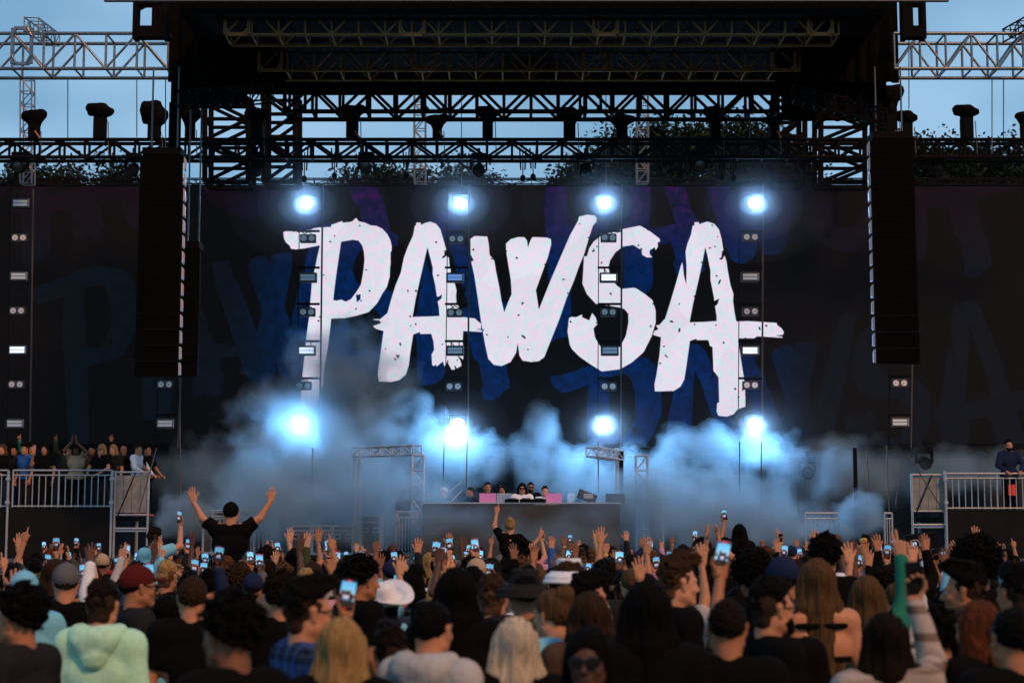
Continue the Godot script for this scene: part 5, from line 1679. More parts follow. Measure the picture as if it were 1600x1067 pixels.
func phone(p: Vector3, yaw: float, v: int, tilt: float, lying := false) -> Node3D:
	var o := Node3D.new()
	o.name = numbered("phone")
	add_child(o)
	o.transform = Transform3D(Basis(Vector3.UP, yaw) * Basis(Vector3.RIGHT, tilt) * Basis(Vector3.BACK, PI / 2 if lying else 0.16 * sin(p.x * 37.0 + p.z * 11.0)), p)
	part("case", SH.phone, [M.phone_dark, M.wear_pink, M.phone_dark, M.wear_navy, M.phone_dark][v % 5], o)
	part("screen", SH.phone_screen, M["phone_screen%d" % (v % 5)] if v < 90 else M.phone_dark, o, Transform3D(Basis(), Vector3(0, 0, 0.0056)))
	part("camera_block", SH.phone_camera, M.phone_dark, o)
	return o


func by_head(s: Dictionary, px: float, py: float, d: float) -> Dictionary:      # stands so that the middle of the head shows there
	var p := at(px, py, d)
	s.d = d
	s.size = clampf(p.y / HEAD.y, 0.86, 1.16) if not s.has("y") else s.get("size", 1.0)
	if s.has("y"): s.y = p.y - HEAD.y * s.size
	s.x = p.x
	s.z = p.z
	return s


const TOPS := ["black", "black", "black", "black", "charcoal", "charcoal", "navy", "white", "grey", "black", "olive", "pale_grey", "beige", "blue", "red", "denim", "black", "pink", "sky_blue", "brown"]
const HAIRS := ["buzz", "top", "curly", "long", "quiff", "long", "bun", "pony", "buzz", "bob", "top", "longest", "curly", "afro", "quiff"]
const TINTS := ["black", "dark_brown", "dark_brown", "brown", "black", "light_brown", "blonde", "black", "dark_brown", "auburn", "brown", "black"]
const SKINS := ["fair", "light", "light", "tan", "light", "brown", "fair", "tan", "light", "dark", "tan"]


func anyone(s: Dictionary) -> Dictionary:             # fills in what is not given
	for k in [["top", TOPS], ["hair", HAIRS], ["tint", TINTS], ["skin", SKINS]]:
		if not s.has(k[0]): s[k[0]] = k[1][rng.randi() % k[1].size()]
	if s.skin == "dark" and not s.tint in ["black", "dark_brown"]: s.tint = "black"
	if not s.has("sleeve"): s.sleeve = "long" if rng.randf() < 0.42 else "tee"
	if not s.has("legs"): s.legs = ["black", "denim", "charcoal", "navy"][rng.randi() % 4]
	if not s.has("yaw"): s.yaw = rng.randf_range(-0.4, 0.4)
	if not s.has("mirror"): s.mirror = rng.randf() < 0.4
	if not s.has("hat") and rng.randf() < 0.10:
		s.hat = ["cap", "cap", "bucket", "beanie"][rng.randi() % 4]
		s.hat_tint = ["black", "navy", "grey", "white", "beige", "black"][rng.randi() % 6]
		if s.hair in ["curly", "afro", "bun", "quiff", "top"]: s.hair = "buzz"
	if not s.has("glasses") and rng.randf() < 0.12: s.glasses = true
	return s


func build_heroes() -> void:
	var L := "label"
	for k in [
		[32, 968, 7.4, {"hair": "curly", "tint": "black", "skin": "tan", "yaw": 1.25, "top": "charcoal", "sleeve": "long", L: "curly dark-haired person in charcoal jacket turned to profile, at the crowd's very end"}],
		[158, 948, 8.6, {"hair": "top", "tint": "dark_brown", "skin": "light", "yaw": -0.12, "top": "mint", "sleeve": "long", "hood": true, L: "person in mint green hooded top with dark cropped hair, seen from behind"}],
		[300, 936, 9.2, {"hair": "buzz", "tint": "brown", "skin": "light", "yaw": 0.05, "top": "black", L: "person with brown buzz cut in black jersey, behind the spread-armed rider"}],
		[362, 994, 5.9, {"hair": "curly", "tint": "black", "skin": "brown", "yaw": 0.9, "top": "black", "sleeve": "long", L: "large dark curly head turned aside, closest to the lens, black top"}],
		[477, 958, 7.0, {"hair": "quiff", "tint": "black", "skin": "light", "yaw": -1.15, "top": "plaid", "sleeve": "long", "glasses": true, L: "person in blue plaid shirt and dark sunglasses turned to profile"}],
		[533, 1015, 6.6, {"hair": "long", "tint": "blonde", "skin": "fair", "yaw": -0.2, "top": "black", L: "honey blonde long-haired person beside the one in plaid"}],
		[673, 985, 6.9, {"hair": "buzz", "tint": "black", "skin": "light", "yaw": -0.5, "top": "pale_grey", "sleeve": "long", "hood": true, "beard": "black", L: "dark-haired bearded person in pale grey hooded jacket, seen from behind"}],
		[769, 938, 9.3, {"hair": "top", "tint": "brown", "skin": "light", "yaw": -0.1, "top": "blue", L: "brown-haired person in royal blue top with cropped neck, seen from behind"}],
		[805, 1012, 6.9, {"hair": "longest", "tint": "platinum", "skin": "fair", "yaw": 0.1, "top": "black", L: "platinum blonde person with very long hair, seen from behind"}],
		[601, 948, 11.0, {"hair": "long", "tint": "dark_brown", "skin": "light", "yaw": 1.1, "top": "sky_blue", "hat": "cowboy", "hat_tint": "white", "hat_tilt": -0.35, L: "person wearing a tilted white cowboy hat and sky blue top"}],
		[712, 930, 8.4, {"hair": "longest", "tint": "black", "skin": "tan", "yaw": 0.15, "top": "black", L: "person with a wide fall of black hair between blue top and cowboy hat"}],
		[820, 928, 8.8, {"hair": "buzz", "tint": "black", "skin": "tan", "yaw": 0.1, "top": "charcoal", "sleeve": "long", "hat": "bucket", "hat_tint": "charcoal", L: "person in a dark grey bucket hat and charcoal jacket"}],
		[889, 906, 10.2, {"hair": "bob", "tint": "brown", "skin": "light", "yaw": -0.2, "top": "white", "hat": "bucket", "hat_tint": "white", L: "person in a bright white bucket hat"}],
		[916, 936, 9.2, {"hair": "quiff", "tint": "black", "skin": "light", "yaw": -1.2, "top": "white", "beard": "dark_brown", L: "dark quiffed person with short beard in profile beside the white bucket hat"}],
		[866, 962, 8.2, {"hair": "bun", "tint": "light_brown", "skin": "fair", "yaw": 0.9, "top": "sky_blue", L: "light brown-haired person with tied bun and sky blue top in profile"}],
		[922, 968, 7.9, {"hair": "bob", "tint": "brown", "skin": "tan", "yaw": 0.05, "top": "brown", L: "person with smooth brown bob behind the one in sunglasses facing back"}],
		[922, 1032, 6.2, {"hair": "longest", "tint": "black", "skin": "dark", "yaw": 2.9, "top": "black", "glasses": true, L: "dark-skinned person in sunglasses facing away from the stage"}],
		[1010, 960, 6.8, {"hair": "longest", "tint": "black", "skin": "tan", "yaw": 0.05, "top": "black", "sleeve": "long", L: "person with a broad curtain of long black hair in a black top"}],
		[1056, 912, 9.0, {"hair": "quiff", "tint": "brown", "skin": "fair", "yaw": -1.25, "top": "black", L: "brown quiffed person in profile lifting the chin towards the yellow light bar"}],
		[1137, 982, 6.9, {"hair": "buzz", "tint": "dark_brown", "skin": "tan", "yaw": -0.1, "top": "black", L: "person with dark buzz cut and bare tan neck in black top, seen from behind"}],
		[1203, 952, 7.6, {"hair": "top", "tint": "black", "skin": "light", "yaw": -1.2, "top": "black", "glasses": true, "beard": "black", L: "bearded person in sunglasses and black top turned to profile"}],
		[1097, 862, 15.5, {"hair": "buzz", "tint": "black", "skin": "brown", "yaw": 2.6, "top": "black", L: "person with cropped black hair looking back over the crowd"}],
		[1277, 912, 9.4, {"hair": "longest", "tint": "light_brown", "skin": "light", "yaw": 0.1, "top": "bare", L: "person with long light brown hair and bare back"}],
		[1355, 935, 9.8, {"hair": "long", "tint": "light_brown", "skin": "light", "yaw": -0.1, "top": "green", "sleeve": "long", "pose": "vee", L: "ash brown long-haired person raising a green sleeve"}],
		[1512, 925, 8.6, {"hair": "quiff", "tint": "black", "skin": "tan", "yaw": 1.2, "top": "black", L: "dark quiffed person in profile below the guard's balcony corner"}],
		[1532, 985, 7.2, {"hair": "bob", "tint": "auburn", "skin": "light", "yaw": 0.6, "top": "black", L: "auburn-haired person with shoulder-length hair below the guard"}],
		[1592, 928, 8.2, {"hair": "top", "tint": "black", "skin": "tan", "yaw": 0.4, "top": "black", "sleeve": "long", L: "dark cropped person in black at the crowd's end under the guard"}],
		[1528, 888, 10.0, {"hair": "afro", "tint": "black", "skin": "brown", "yaw": 0.0, "top": "black", L: "person with large round black hair under the guard's balcony"}],
		[1465, 1000, 7.6, {"hair": "curly", "tint": "black", "skin": "tan", "yaw": 1.0, "top": "black", L: "black curly-haired person in profile beneath the striped sleeve"}],
		[102, 912, 11.0, {"hair": "buzz", "tint": "brown", "skin": "light", "yaw": 0.2, "top": "black", "hat": "cap", "hat_tint": "grey", L: "person in a pale grey cap behind the mint top"}],
		[36, 926, 10.2, {"hair": "buzz", "tint": "brown", "skin": "fair", "yaw": 0.3, "top": "sky_blue", "hat": "cap", "hat_tint": "sky_blue", L: "person in a pale blue cap at the crowd's outer end"}],
		[212, 918, 10.0, {"hair": "buzz", "tint": "black", "skin": "tan", "yaw": -1.1, "top": "charcoal", "hat": "cap", "hat_tint": "dark_red", "glasses": true, L: "person in dark red cap and sunglasses in profile beyond the mint top"}],
		[1290, 872, 12.0, {"hair": "curly", "tint": "black", "skin": "tan", "yaw": 0.1, "top": "black", L: "broad dark curly head below the fist with wristwatch"}],
		[1585, 1000, 6.4, {"hair": "buzz", "tint": "black", "skin": "tan", "yaw": 0.2, "top": "black", "sleeve": "long", L: "dark figure in black at the crowd's end, nearest under the guard"}],
		[1225, 905, 10.2, {"hair": "buzz", "tint": "dark_brown", "skin": "tan", "yaw": 0.4, "top": "black", "hat": "cap", "hat_tint": "navy", L: "person in a navy cap beside the long-haired bare back"}],
		[1385, 1005, 6.9, {"hair": "longest", "tint": "dark_brown", "skin": "light", "yaw": 0.0, "top": "striped", "sleeve": "long", "pose": "phone_high", L: "long dark-haired person in striped jumper holding up an unlit phone"}],
		[440, 935, 9.6, {"hair": "curly", "tint": "dark_brown", "skin": "light", "yaw": 0.1, "top": "black", L: "dark curly-haired person just behind the one in plaid"}],
		[563, 908, 10.6, {"hair": "curly", "tint": "black", "skin": "tan", "yaw": -1.0, "top": "black", L: "broad black curly head turned to profile before the cowboy hat"}],
		[1178, 905, 10.8, {"hair": "afro", "tint": "black", "skin": "brown", "yaw": 0.2, "top": "black", L: "person with round black hair just beyond the bearded one in sunglasses"}],
	]:
		var s: Dictionary = k[3]
		var o := person(by_head(s, k[0], k[1], k[2] * 1.1))
		if s.get("pose", "") == "phone_high":
			tag(phone(hold(o, "phone_high", "R"), 0.0, 94, 0.1), "unlit dark phone held above the striped sleeve", "phone", "phones held up in the crowd")
		if s.top == "bare":
			for y in [1.40, 1.22]:
				var f := Field.new(Vector3(-0.3, y - 0.1, -0.25), Vector3(0.3, y + 0.1, 0.25), 0.014)
				f.cap(Vector3(-0.065, y, 0), Vector3(0.065, y, 0), 0.131 if y < 1.3 else 0.128, 0.131 if y < 1.3 else 0.128, 0.03, 0.84)
				f.cut(Vector3(0, y + 0.016, 0), Vector3(0, 1, 0))
				f.cut(Vector3(0, y - 0.016, 0), Vector3(0, -1, 0))
				part("strap", to_mesh(f.shell()), M.wear_black, o)
	# --- riders on shoulders; their bearers stand beneath
	for k in [
		[360, 803, 18.6, {"pose": "wide", "hair": "buzz", "tint": "black", "skin": "light", "hat": "cap", "hat_tint": "black", "top": "black", "y": 0.0, "near": true, "size": 0.95, L: "rider in black tee and cap on shoulders, both arms spread wide"}],
		[797, 823, 25.0, {"pose": "rider_point", "hair": "bun", "tint": "blonde", "skin": "light", "top": "black", "y": 0.0, "near": true, "size": 0.86, "mirror": true, L: "blonde rider in black vest on shoulders pointing up before the booth"}],
		[1156, 833, 24.0, {"pose": "rider_film", "hair": "longest", "tint": "black", "skin": "tan", "top": "black", "y": 0.0, "near": true, "size": 0.92, "mirror": true, L: "dark long-haired rider on shoulders filming below the last letter"}],
		[240, 842, 21.0, {"pose": "rider_film", "hair": "top", "tint": "dark_brown", "skin": "light", "top": "sky_blue", "y": 0.0, "near": true, "size": 0.95, "yaw": -0.5, L: "short-haired rider in sky blue top filming beside the packed balcony"}],
	]:
		var s: Dictionary = by_head(k[3], k[0], k[1], k[2])
		var o := person(s)
		if s.pose == "rider_film": tag(phone(hold(o, "rider_film", "R"), s.get("yaw", 0.0), 2, 0.1), "phone raised by the %s rider on shoulders" % ("dark long-haired" if s.get("mirror", false) else "sky blue"), "phone", "phones held up in the crowd")
		person(anyone({"d": k[2], "x": s.x, "z": s.z - 0.02, "size": clampf((s.y + 0.86 * s.size) / 1.47, 0.9, 1.1), "pose": "both_open" if k[0] > 1e9 else "down", "hair": "buzz", "hat": "beanie", "hat_tint": "black", "yaw": 0.0, "top": "black", "sleeve": "tee", L: "bearer in black under the %s" % k[3][L].split(" on shoulders")[0]}))


func build_crowd() -> void:
	# phones that show in the photograph: where, and how tall in its pixels
	var shown := [[83, 886, 27, 1], [130, 894, 27, 0], [232, 897, 34, 0], [341, 868, 30, 3], [304, 885, 25, 2], [107, 870, 16, 0], [214, 872, 18, 4], [183, 880, 19, 2], [297, 858, 15, 0], [391, 872, 22, 4], [68, 853, 12, 4], [118, 847, 12, 0], [154, 855, 11, 2], [317, 889, 15, 0], [393, 903, 18, 4], [53, 886, 18, 1],
		[542, 930, 50, 0], [620, 910, 26, 3], [431, 915, 27, 2], [405, 878, 25, 1], [434, 856, 19, 0], [466, 854, 14, 2], [522, 853, 15, 93], [497, 895, 19, 1], [681, 858, 26, 0], [616, 872, 21, 0], [650, 878, 19, 3], [739, 889, 18, 0], [764, 892, 25, 2], [707, 875, 16, 4], [796, 853, 15, 0], [727, 868, 14, 0], [732, 858, 12, 1], [677, 895, 18, 3], [595, 865, 13, 2], [541, 868, 14, 0],
		[824, 869, 14, 4], [837, 871, 14, 0], [942, 898, 22, 1], [919, 888, 18, 0], [968, 873, 26, 4], [1026, 880, 22, 2], [1046, 869, 17, 3], [1012, 859, 15, 0], [1128, 868, 46, 1], [1158, 887, 20, 0], [1155, 904, 20, 92], [994, 875, 13, 4], [846, 834, 12, 91], [891, 842, 12, 2], [1086, 836, 13, 1], [1004, 902, 16, 0], [902, 869, 14, 1], [879, 888, 16, 3],
		[1226, 862, 22, 0], [1264, 880, 25, 1], [1342, 878, 24, 0], [1387, 862, 23, 3], [1375, 860, 17, 1], [1412, 874, 14, 0], [1430, 853, 14, 4], [1440, 858, 13, 1], [1461, 896, 17, 0], [1494, 890, 14, 0], [1210, 861, 12, 0], [1220, 841, 14, 92], [1546, 850, 11, 1], [1397, 849, 12, 0], [1304, 852, 13, 4], [1250, 864, 12, 1], [1462, 868, 22, 94], [1588, 886, 13, 0], [1475, 868, 12, 2]]
	for k in shown.size():
		var q: Array = shown[k]
		var d := clampf(F * 0.156 / q[2], 8.0, 29.6)
		var p := at(q[0], q[1], d)
		var s := anyone({"d": d, "yaw": rng.randf_range(-0.25, 0.25)})
		s.pose = "phone" if p.y < 1.74 else "phone_high"
		if q[2] >= 40:
			s.top = "black"
			s.sleeve = "tee"
			s.skin = "tan"
		if d > 16 and rng.randf() < 0.15 and p.y > 1.7: s.pose = "both_phone"
		var w: Array = POSES[s.pose + "R"]
		var l: Vector3 = w[0] + w[1].y * 0.115 - w[1].z * 0.022
		s.size = clampf(p.y / l.y, 0.90, 1.10)
		var flip := -1.0 if s.mirror else 1.0
		var off: Vector3 = Basis(Vector3.UP, s.yaw) * (l * Vector3(flip, 1, 1) * s.size)
		s.x = p.x - off.x
		s.z = p.z - off.z
		var o := person(s)
		var f := phone(hold(o, s.pose, "R"), s.yaw, q[3], rng.randf_range(0.0, 0.25))
		s.holds = f
		s.holds_lit = q[3] < 90
	# hands held up, the same way: pose and length of the hand in pixels
	var hands := [[38, 832, 24, "point"], [24, 905, 44, "open"], [204, 916, 40, "point"], [80, 850, 14, "vee"], [95, 855, 14, "open"], [125, 872, 22, "clap"], [190, 856, 16, "vee"], [250, 852, 15, "open"], [266, 870, 17, "fist"], [275, 858, 15, "point"], [308, 860, 16, "open"], [140, 860, 17, "both_open"],
		[453, 834, 22, "open"], [475, 851, 16, "vee"], [498, 834, 22, "open"], [557, 854, 17, "straight"], [568, 858, 17, "vee"], [472, 882, 24, "vee"], [626, 880, 34, "open"], [702, 842, 22, "open"], [652, 856, 17, "point"], [767, 842, 16, "point"], [615, 853, 18, "both_up"], [568, 880, 20, "vee"], [440, 878, 19, "point"], [416, 852, 18, "clap"],
		[862, 846, 22, "straight"], [880, 842, 17, "open"], [930, 834, 14, "point"], [946, 850, 24, "fist"], [979, 836, 17, "open"], [1003, 845, 16, "straight"], [1016, 846, 17, "clap"], [1050, 840, 14, "point"], [1122, 833, 30, "clap"], [1082, 864, 28, "fist"], [1192, 845, 15, "fist"], [1034, 848, 14, "horns"], [1065, 866, 18, "fist"], [905, 850, 14, "both_up"], [960, 866, 18, "open"], [985, 866, 16, "vee"],
		[1308, 836, 32, "fist"], [1352, 852, 26, "open"], [1372, 846, 22, "point"], [1262, 852, 16, "open"], [1245, 846, 14, "horns"], [1217, 832, 15, "vee"], [1395, 852, 15, "clap"], [1440, 842, 16, "straight"], [1490, 852, 15, "point"], [1522, 840, 16, "open"], [1538, 856, 16, "vee"], [1558, 852, 14, "point"], [1500, 872, 22, "open"], [1440, 876, 20, "vee"], [1296, 862, 18, "straight"], [1326, 852, 18, "fist"], [1500, 862, 15, "both_up"], [1570, 856, 14, "clap"], [1585, 846, 13, "point"]]
	for k in hands.size():
		var q: Array = hands[k]
		var d := clampf(F * 0.185 / q[2], 7.6, 29.8)
		var p := at(q[0], q[1], d)
		var s := anyone({"d": d, "pose": q[3], "yaw": rng.randf_range(-0.3, 0.3)})
		if rng.randf() < 0.3: s.band = "yellow" if rng.randf() < 0.35 else "blue"
		var w: Array = POSES[s.pose + "R"]
		var l: Vector3 = w[0] + w[1].y * 0.10
		s.size = clampf(p.y / l.y, 0.90, 1.12)
		var flip := -1.0 if s.mirror else 1.0
		var off: Vector3 = Basis(Vector3.UP, s.yaw) * (l * Vector3(flip, 1, 1) * s.size)
		s.x = p.x - off.x
		s.z = p.z - off.z
		var o := person(s)
		if k == 26:
			var c := part("cup", to_mesh(lathe([[0.0, 0.0], [0.030, 0.0], [0.045, 0.12], [0.042, 0.12], [0.028, 0.006], [0.0, 0.006]])), M.cup, self, Transform3D(Basis(), o.transform * (w[0] + w[1].y * 0.03 - w[1].z * 0.07)))
			tag(c, "red cup held up before the booth", "cup")
		if k == 43:
			var st := begin()
			for j in 5: box_into(st, Transform3D(Basis(Vector3.BACK, 0.4 * sin(j * 2.0)), Vector3(0.02 * sin(j * 3.0), 0.05 * j, 0)), Vector3(0.09, 0.045, 0.05), 0.012)
			var c := thing("flag_bundle", "yellow and black striped bundle held up beside the small smoke puff", "flag", o.transform * (w[0] + w[1].y * 0.10 - w[1].z * 0.07))
			for j in 6: part("fold", SH.motor, M.bag if j % 2 == 0 else M.wear_black, c, Transform3D(Basis(Vector3.BACK, 0.5 * sin(j * 2.0)).scaled_local(Vector3(0.10 - 0.006 * j, 0.042, 0.06)), Vector3(0.02 * sin(j * 3.0), 0.04 * j - 0.1, 0)))
	# everybody else
	var n := 0
	var d := 12.4
	while d < 30.2:
		var half := d * 0.315 + 0.4
		var x := -half + rng.randf() * 0.5
		while x < half:
			var p := Vector2(x + rng.randf_range(-0.16, 0.16), -d + rng.randf_range(-0.22, 0.22))
			var free := true
			for q in spots:
				if p.distance_to(q) < 0.46: free = false
			if free and people.size() < 252:
				var s := anyone({"d": -p.y, "x": p.x, "z": p.y, "size": rng.randf_range(0.92, 1.03)})
				var t := rng.randf()
				if d > 11:
					s.pose = "down" if t < (0.75 if d < 16.5 else 0.22) else ["open", "point", "vee", "straight", "fist", "phone_high", "both_up", "phone", "both_open", "phone_high", "clap", "phone_high"][rng.randi() % 12]
				else:
					s.pose = "down"
					s.top = ["black", "black", "charcoal"][rng.randi() % 3]
				var o := person(s)
				if s.pose in ["phone", "phone_high"]:
					s.holds = phone(hold(o, s.pose, "R"), s.yaw, rng.randi() % 5, rng.randf_range(0.0, 0.25))
					s.holds_lit = true
			x += (1.25 if d < 12.5 else 0.95 if d < 16 else 0.66) + rng.randf() * 0.12
		d += 1.1 if d < 12.5 else 0.92 if d < 16 else 0.82


func build_guests() -> void:
	var L := "label"
	var g := "guests on the packed balcony"
	var floor_y := 2.47
	for k in [[0, 0.6, {"hair": "long", "tint": "light_brown", "top": "black", "pose": "lean", L: "light brown-haired guest at the very end of the packed balcony"}],
		[20, 1.1, {"hair": "curly", "tint": "black", "top": "charcoal", "pose": "down", "skin": "tan", L: "curly-haired guest standing back on the packed balcony, near its end"}],
		[36, 0.7, {"hair": "quiff", "tint": "dark_brown", "top": "blue", "pose": "down", "yaw": 2.6, L: "guest in blue shirt with dark quiff on the packed balcony"}],
		[48, 1.0, {"hair": "top", "tint": "dark_brown", "top": "green", "sleeve": "long", "pose": "point", "yaw": 2.7, L: "guest with a green sleeve pointing upward on the packed balcony"}],
		[66, 0.55, {"hair": "long", "tint": "dark_brown", "top": "black", "pose": "phone", "skin": "light", L: "long-haired guest in black dress filming behind the balcony railing", "legs": "black"}],
		[104, 1.2, {"hair": "top", "tint": "black", "top": "olive", "pose": "point", "yaw": 2.9, L: "guest in olive top with one arm straight up on the balcony"}],
		[116, 0.6, {"hair": "long", "tint": "black", "top": "beige", "pose": "clap", "skin": "brown", "hat": "cap", "hat_tint": "black", L: "guest in beige top and dark cap clapping on the balcony"}],
		[140, 1.0, {"hair": "buzz", "tint": "black", "top": "brown", "pose": "down", "skin": "tan", L: "close-cropped guest in brown behind the blonde on the balcony"}],
		[156, 0.55, {"hair": "long", "tint": "blonde", "top": "black", "pose": "lean", "skin": "fair", "glasses": true, L: "blonde guest in sunglasses leaning on the balcony railing"}],
		[174, 0.7, {"hair": "bob", "tint": "blonde", "top": "charcoal", "pose": "phone", "skin": "fair", L: "guest with blonde bob and charcoal top near the balcony corner"}],
		[190, 1.1, {"hair": "none", "top": "black", "pose": "open", "skin": "tan", L: "bald guest at the back of the balcony corner"}],
		[212, 0.8, {"hair": "quiff", "tint": "brown", "top": "white", "pose": "lean", "skin": "fair", "yaw": -1.9, L: "guest in white tee leaning out over the balcony's boarded side"}],
		[226, 1.15, {"hair": "top", "tint": "black", "top": "black", "pose": "lean", "skin": "tan", "yaw": -1.9, L: "guest in black beside the white tee at the balcony corner"}]]:
		var given: Dictionary = k[2]
		var s: Dictionary = anyone(given.duplicate())
		if not given.has("hat"): s.erase("hat")
		var p := at(k[0], 795, 40.2 + k[1])
		s.x = p.x; s.z = p.z; s.y = floor_y; s.d = 40.0; s.group = g; s.near = false
		s.size = 0.98
		s.mirror = false
		if not given.has("yaw"): s.yaw = PI + rng.randf_range(-0.7, 0.2)
		var o := person(s)
		if s.pose == "phone": tag(phone(hold(o, "phone", "R"), s.yaw, 1, 0.1), "phone held by the %s on the balcony" % ("guest in black dress" if k[0] < 100 else "guest with blonde bob"), "phone", "phones held up on the balcony")
	var p := at(1580, 797, 40.35)
	person({"d": 40.0, "x": p.x, "z": p.z, "y": floor_y, "pose": "lean", "yaw": PI, "hair": "top", "tint": "black", "beard": "black", "skin": "light", "top": "navy", "sleeve": "long", "legs": "black", "size": 1.02, "near": true, "group": "guard", L: "bearded guard in dark navy jacket resting hands on the balcony railing"})
	tag(slab("vest", Vector3(p.x - 0.02, floor_y + 0.62, p.z + 0.22), Vector3(0.16, 0.26, 0.05), M.hivis, self), "bright orange-red vest hanging at the guard's waist behind the railing", "vest")
	# --- the booth
	var b := "people on the stage behind the booth"
	for k in [[816, 764, 37.6, {"pose": "deck", "hair": "long", "tint": "black", "skin": "tan", "top": "white", "sleeve": "long", "hat": "phones", "hat_tint": "black", "glasses": true, "near": true, L: "performer in pale jacket, sunglasses and headphones at the booth table"}],
		[851, 769, 37.9, {"pose": "deck", "hair": "top", "tint": "dark_brown", "skin": "fair", "top": "white", L: "man in white shirt beside the performer at the booth"}],
		[829, 762, 39.0, {"pose": "down", "hair": "buzz", "tint": "black", "skin": "tan", "top": "black", "glasses": true, "beard": "black", L: "bearded person in sunglasses standing behind the performer's shoulder"}],
		[693, 770, 38.2, {"pose": "deck", "hair": "buzz", "tint": "black", "skin": "fair", "top": "black", "hat": "cap", "hat_tint": "pale_grey", L: "person in pale cap at the booth table's end"}],
		[664, 778, 39.0, {"pose": "down", "hair": "curly", "tint": "black", "skin": "light", "top": "black", L: "curly-haired person behind the silver post and camera"}],
		[631, 774, 40.5, {"pose": "down", "hair": "long", "tint": "dark_brown", "skin": "light", "top": "black", L: "long-haired person standing in shadow beyond the silver post"}],
		[735, 769, 40.0, {"pose": "down", "hair": "buzz", "tint": "dark_brown", "skin": "tan", "top": "black", L: "close-cropped person in black behind the pink panel"}],
		[761, 763, 40.6, {"pose": "down", "hair": "top", "tint": "black", "skin": "tan", "top": "black", L: "person in shadow just behind the pink panel's edge"}],
		[785, 766, 41.0, {"pose": "down", "hair": "long", "tint": "black", "skin": "tan", "top": "black", L: "dark long-haired person between pink panel and performer"}]]:
		var given: Dictionary = k[3]
		var s: Dictionary = anyone(given.duplicate())
		if not given.has("hat"): s.erase("hat")
		if not given.has("glasses"): s.erase("glasses")
		var q := at(k[0], k[1], k[2])
		s.x = q.x; s.z = q.z; s.d = 40.0; s.group = b
		s.near = s.get("near", false)
		s.size = clampf((q.y - STAGE) / HEAD.y, 0.88, 1.1)
		s.y = STAGE + 0.005
		s.yaw = PI + [0.0, 0.25, 0.1, -0.5, 0.6, 0.8, -0.9, 0.3, -0.2][[816, 851, 829, 693, 664, 631, 735, 761, 785].find(k[0])]
		s.mirror = false
		person(s)


# ---------------------------------------------------------------- a label for everyone who has none yet
func name_people() -> void:
	var hair_words := {"buzz": "%s buzz-cut", "top": "%s cropped", "quiff": "%s quiffed", "curly": "%s curly-haired", "afro": "%s round-haired", "long": "%s long-haired", "longest": "%s very long-haired", "bob": "%s bobbed", "pony": "%s ponytailed", "bun": "%s bun-haired", "none": "bald"}
	var does := {"down": "", "phone": "filming", "phone_high": "filming overhead", "both_phone": "filming two-handed", "open": "open hand up", "straight": "arm straight up", "point": "finger pointing", "fist": "fist raised", "horns": "horns sign", "vee": "two fingers raised", "both_up": "both arms up", "both_open": "both palms up", "clap": "clapping overhead"}
	var taken := {}
	for row in people:
		var o: Node3D = row[0]
		var s: Dictionary = row[1]
		var px: float = 800.0 + F * s.x / s.d
		var where := "under the guard"
		for k in [[90, "under packed balcony"], [235, "by packed balcony corner"], [330, "by white smoke puff"], [440, "near spread-armed rider"], [600, "below letter P"], [730, "below first A"], [880, "below letter W"], [1015, "below letter S"], [1180, "below last A"], [1290, "beside smoke bank"], [1400, "by striped yellow bundle"], [1500, "by guard balcony corner"]]:
			if px < k[0]:
				where = k[1]
				break
		var deep := "rearmost"
		for k in [[11.0, "rearmost"], [15.0, "rearward"], [20.0, "mid-crowd"], [25.5, "forward"], [99.0, "frontmost"]]:
			if s.d < k[0]:
				deep = k[1]
				break
		var hair: String = hair_words[s.hair]
		if s.hair != "none": hair = hair % s.tint.replace("_", "-")
		if s.has("hat") and s.hat in ["cap", "bucket", "beanie"]: hair = s.hat_tint.replace("_", "-") + " " + {"cap": "capped", "bucket": "bucket-hatted", "beanie": "beanie-wearing"}[s.hat]
		var worn_top: String = s.top.replace("_", "-") + (" sleeves" if s.sleeve == "long" else " tee")
		var text := "%s person in %s, %s%s %s" % [hair, worn_top, does.get(s.pose, "") + (", " if does.get(s.pose, "") else ""), deep, where]
		s.text = text
		if not taken.has(text): taken[text] = []
		taken[text].append(row)
	var order := ["nearest the stage", "second from the stage", "third from the stage", "fourth from the stage", "fifth from the stage"]
	for text in taken:
		var rows: Array = taken[text]
		rows.sort_custom(func(a, b): return a[1].d > b[1].d)
		for i in rows.size():
			var s: Dictionary = rows[i][1]
			var full: String = text if rows.size() == 1 else text + ", " + order[mini(i, 4)]
			tag(rows[i][0], full, "person", CROWD)
			if s.has("holds"):
				tag(s.holds, ("lit phone held by " if s.holds_lit else "dark phone held by ") + full.replace(", filming overhead,", ",").replace(", filming two-handed,", ",").replace(", filming,", ","), "phone", "phones held up in the crowd")


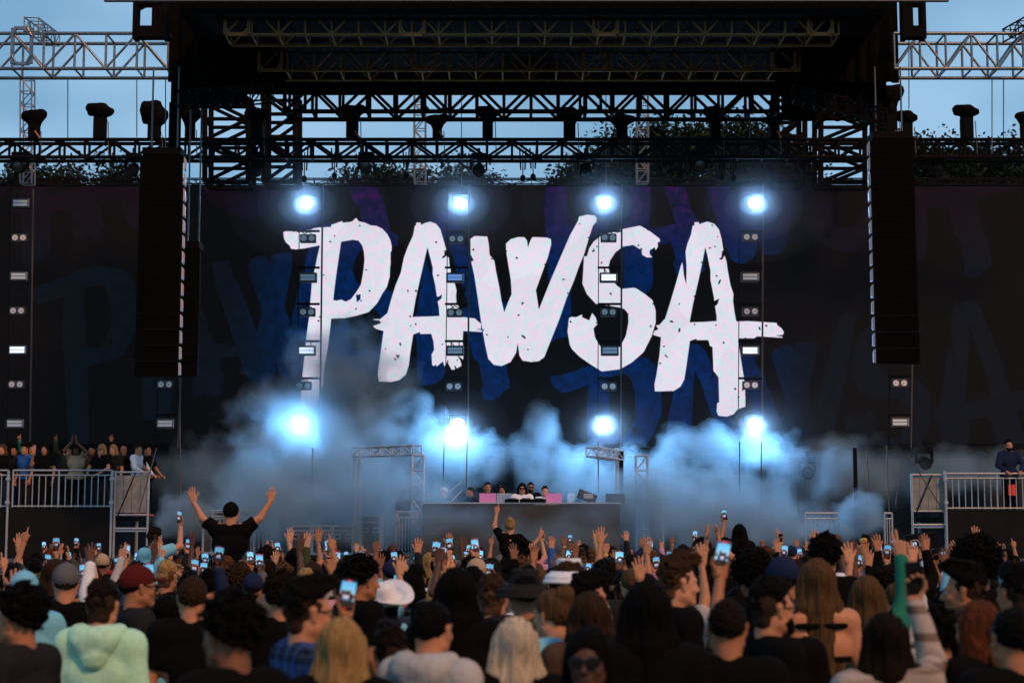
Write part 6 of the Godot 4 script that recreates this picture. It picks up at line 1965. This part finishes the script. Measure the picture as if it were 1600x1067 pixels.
# ---------------------------------------------------------------- everything
func _ready() -> void:
	var cam := Camera3D.new()
	cam.name = "camera"
	add_child(cam)
	cam.position = Vector3(0, EYE, 0)
	cam.rotation.x = TILT
	cam.fov = rad_to_deg(2.0 * atan(533.5 / F))
	cam.near = 0.1
	cam.far = 1200.0
	var lens := CameraAttributesPhysical.new()
	lens.frustum_focal_length = 59.83
	lens.frustum_focus_distance = 33.0
	lens.exposure_aperture = 2.4
	lens.frustum_near = 0.1
	lens.frustum_far = 1200.0
	cam.attributes = lens
	cam.current = true
	var env := Environment.new()
	env.background_mode = Environment.BG_SKY
	var sky := ProceduralSkyMaterial.new()
	sky.sky_top_color = Color(0.39, 0.585, 0.755)
	sky.sky_horizon_color = Color(0.54, 0.72, 0.85)
	sky.sky_curve = 0.4
	sky.ground_bottom_color = Color(0.10, 0.09, 0.08)
	sky.ground_horizon_color = Color(0.30, 0.30, 0.30)
	sky.sun_angle_max = 40.0
	var veil := FastNoiseLite.new()
	veil.seed = 12
	veil.frequency = 0.03
	veil.fractal_octaves = 4
	var cloud := Image.create_empty(1024, 512, false, Image.FORMAT_RGBA8)
	var grey := veil.get_seamless_image(1024, 512)
	for y in 512:
		for x in 1024:
			cloud.set_pixel(x, y, Color(0.62, 0.66, 0.70, clampf((grey.get_pixel(x, y * 2 % 512).r - 0.38) * 0.9, 0, 0.36)))
	sky.sky_cover = ImageTexture.create_from_image(cloud)
	env.sky = Sky.new()
	env.sky.sky_material = sky
	env.background_energy_multiplier = 1.0
	env.tonemap_mode = Environment.TONE_MAPPER_LINEAR
	env.tonemap_exposure = 1.0
	env.volumetric_fog_enabled = true
	env.volumetric_fog_density = 0.0
	env.sdfgi_enabled = true
	env.ssao_enabled = true
	env.ssil_enabled = true
	var world := WorldEnvironment.new()
	world.name = "world"
	world.environment = env
	add_child(world)
	var sun := DirectionalLight3D.new()
	sun.name = "sun"
	add_child(sun)
	sun.light_color = Color(1.0, 0.72, 0.46)
	sun.light_energy = 0.76
	sun.light_angular_distance = 10.0
	sun.shadow_enabled = true
	sun.rotation = Vector3(-0.72, 0.6, 0)           # low behind the camera, from the right
	rng.seed = 20240
	noise.seed = 1
	shared_shapes()
	shared_materials()
	people_materials()
	people_shapes()
	build_stage()
	build_smoke()
	build_heroes()
	build_crowd()
	build_guests()
	name_people()
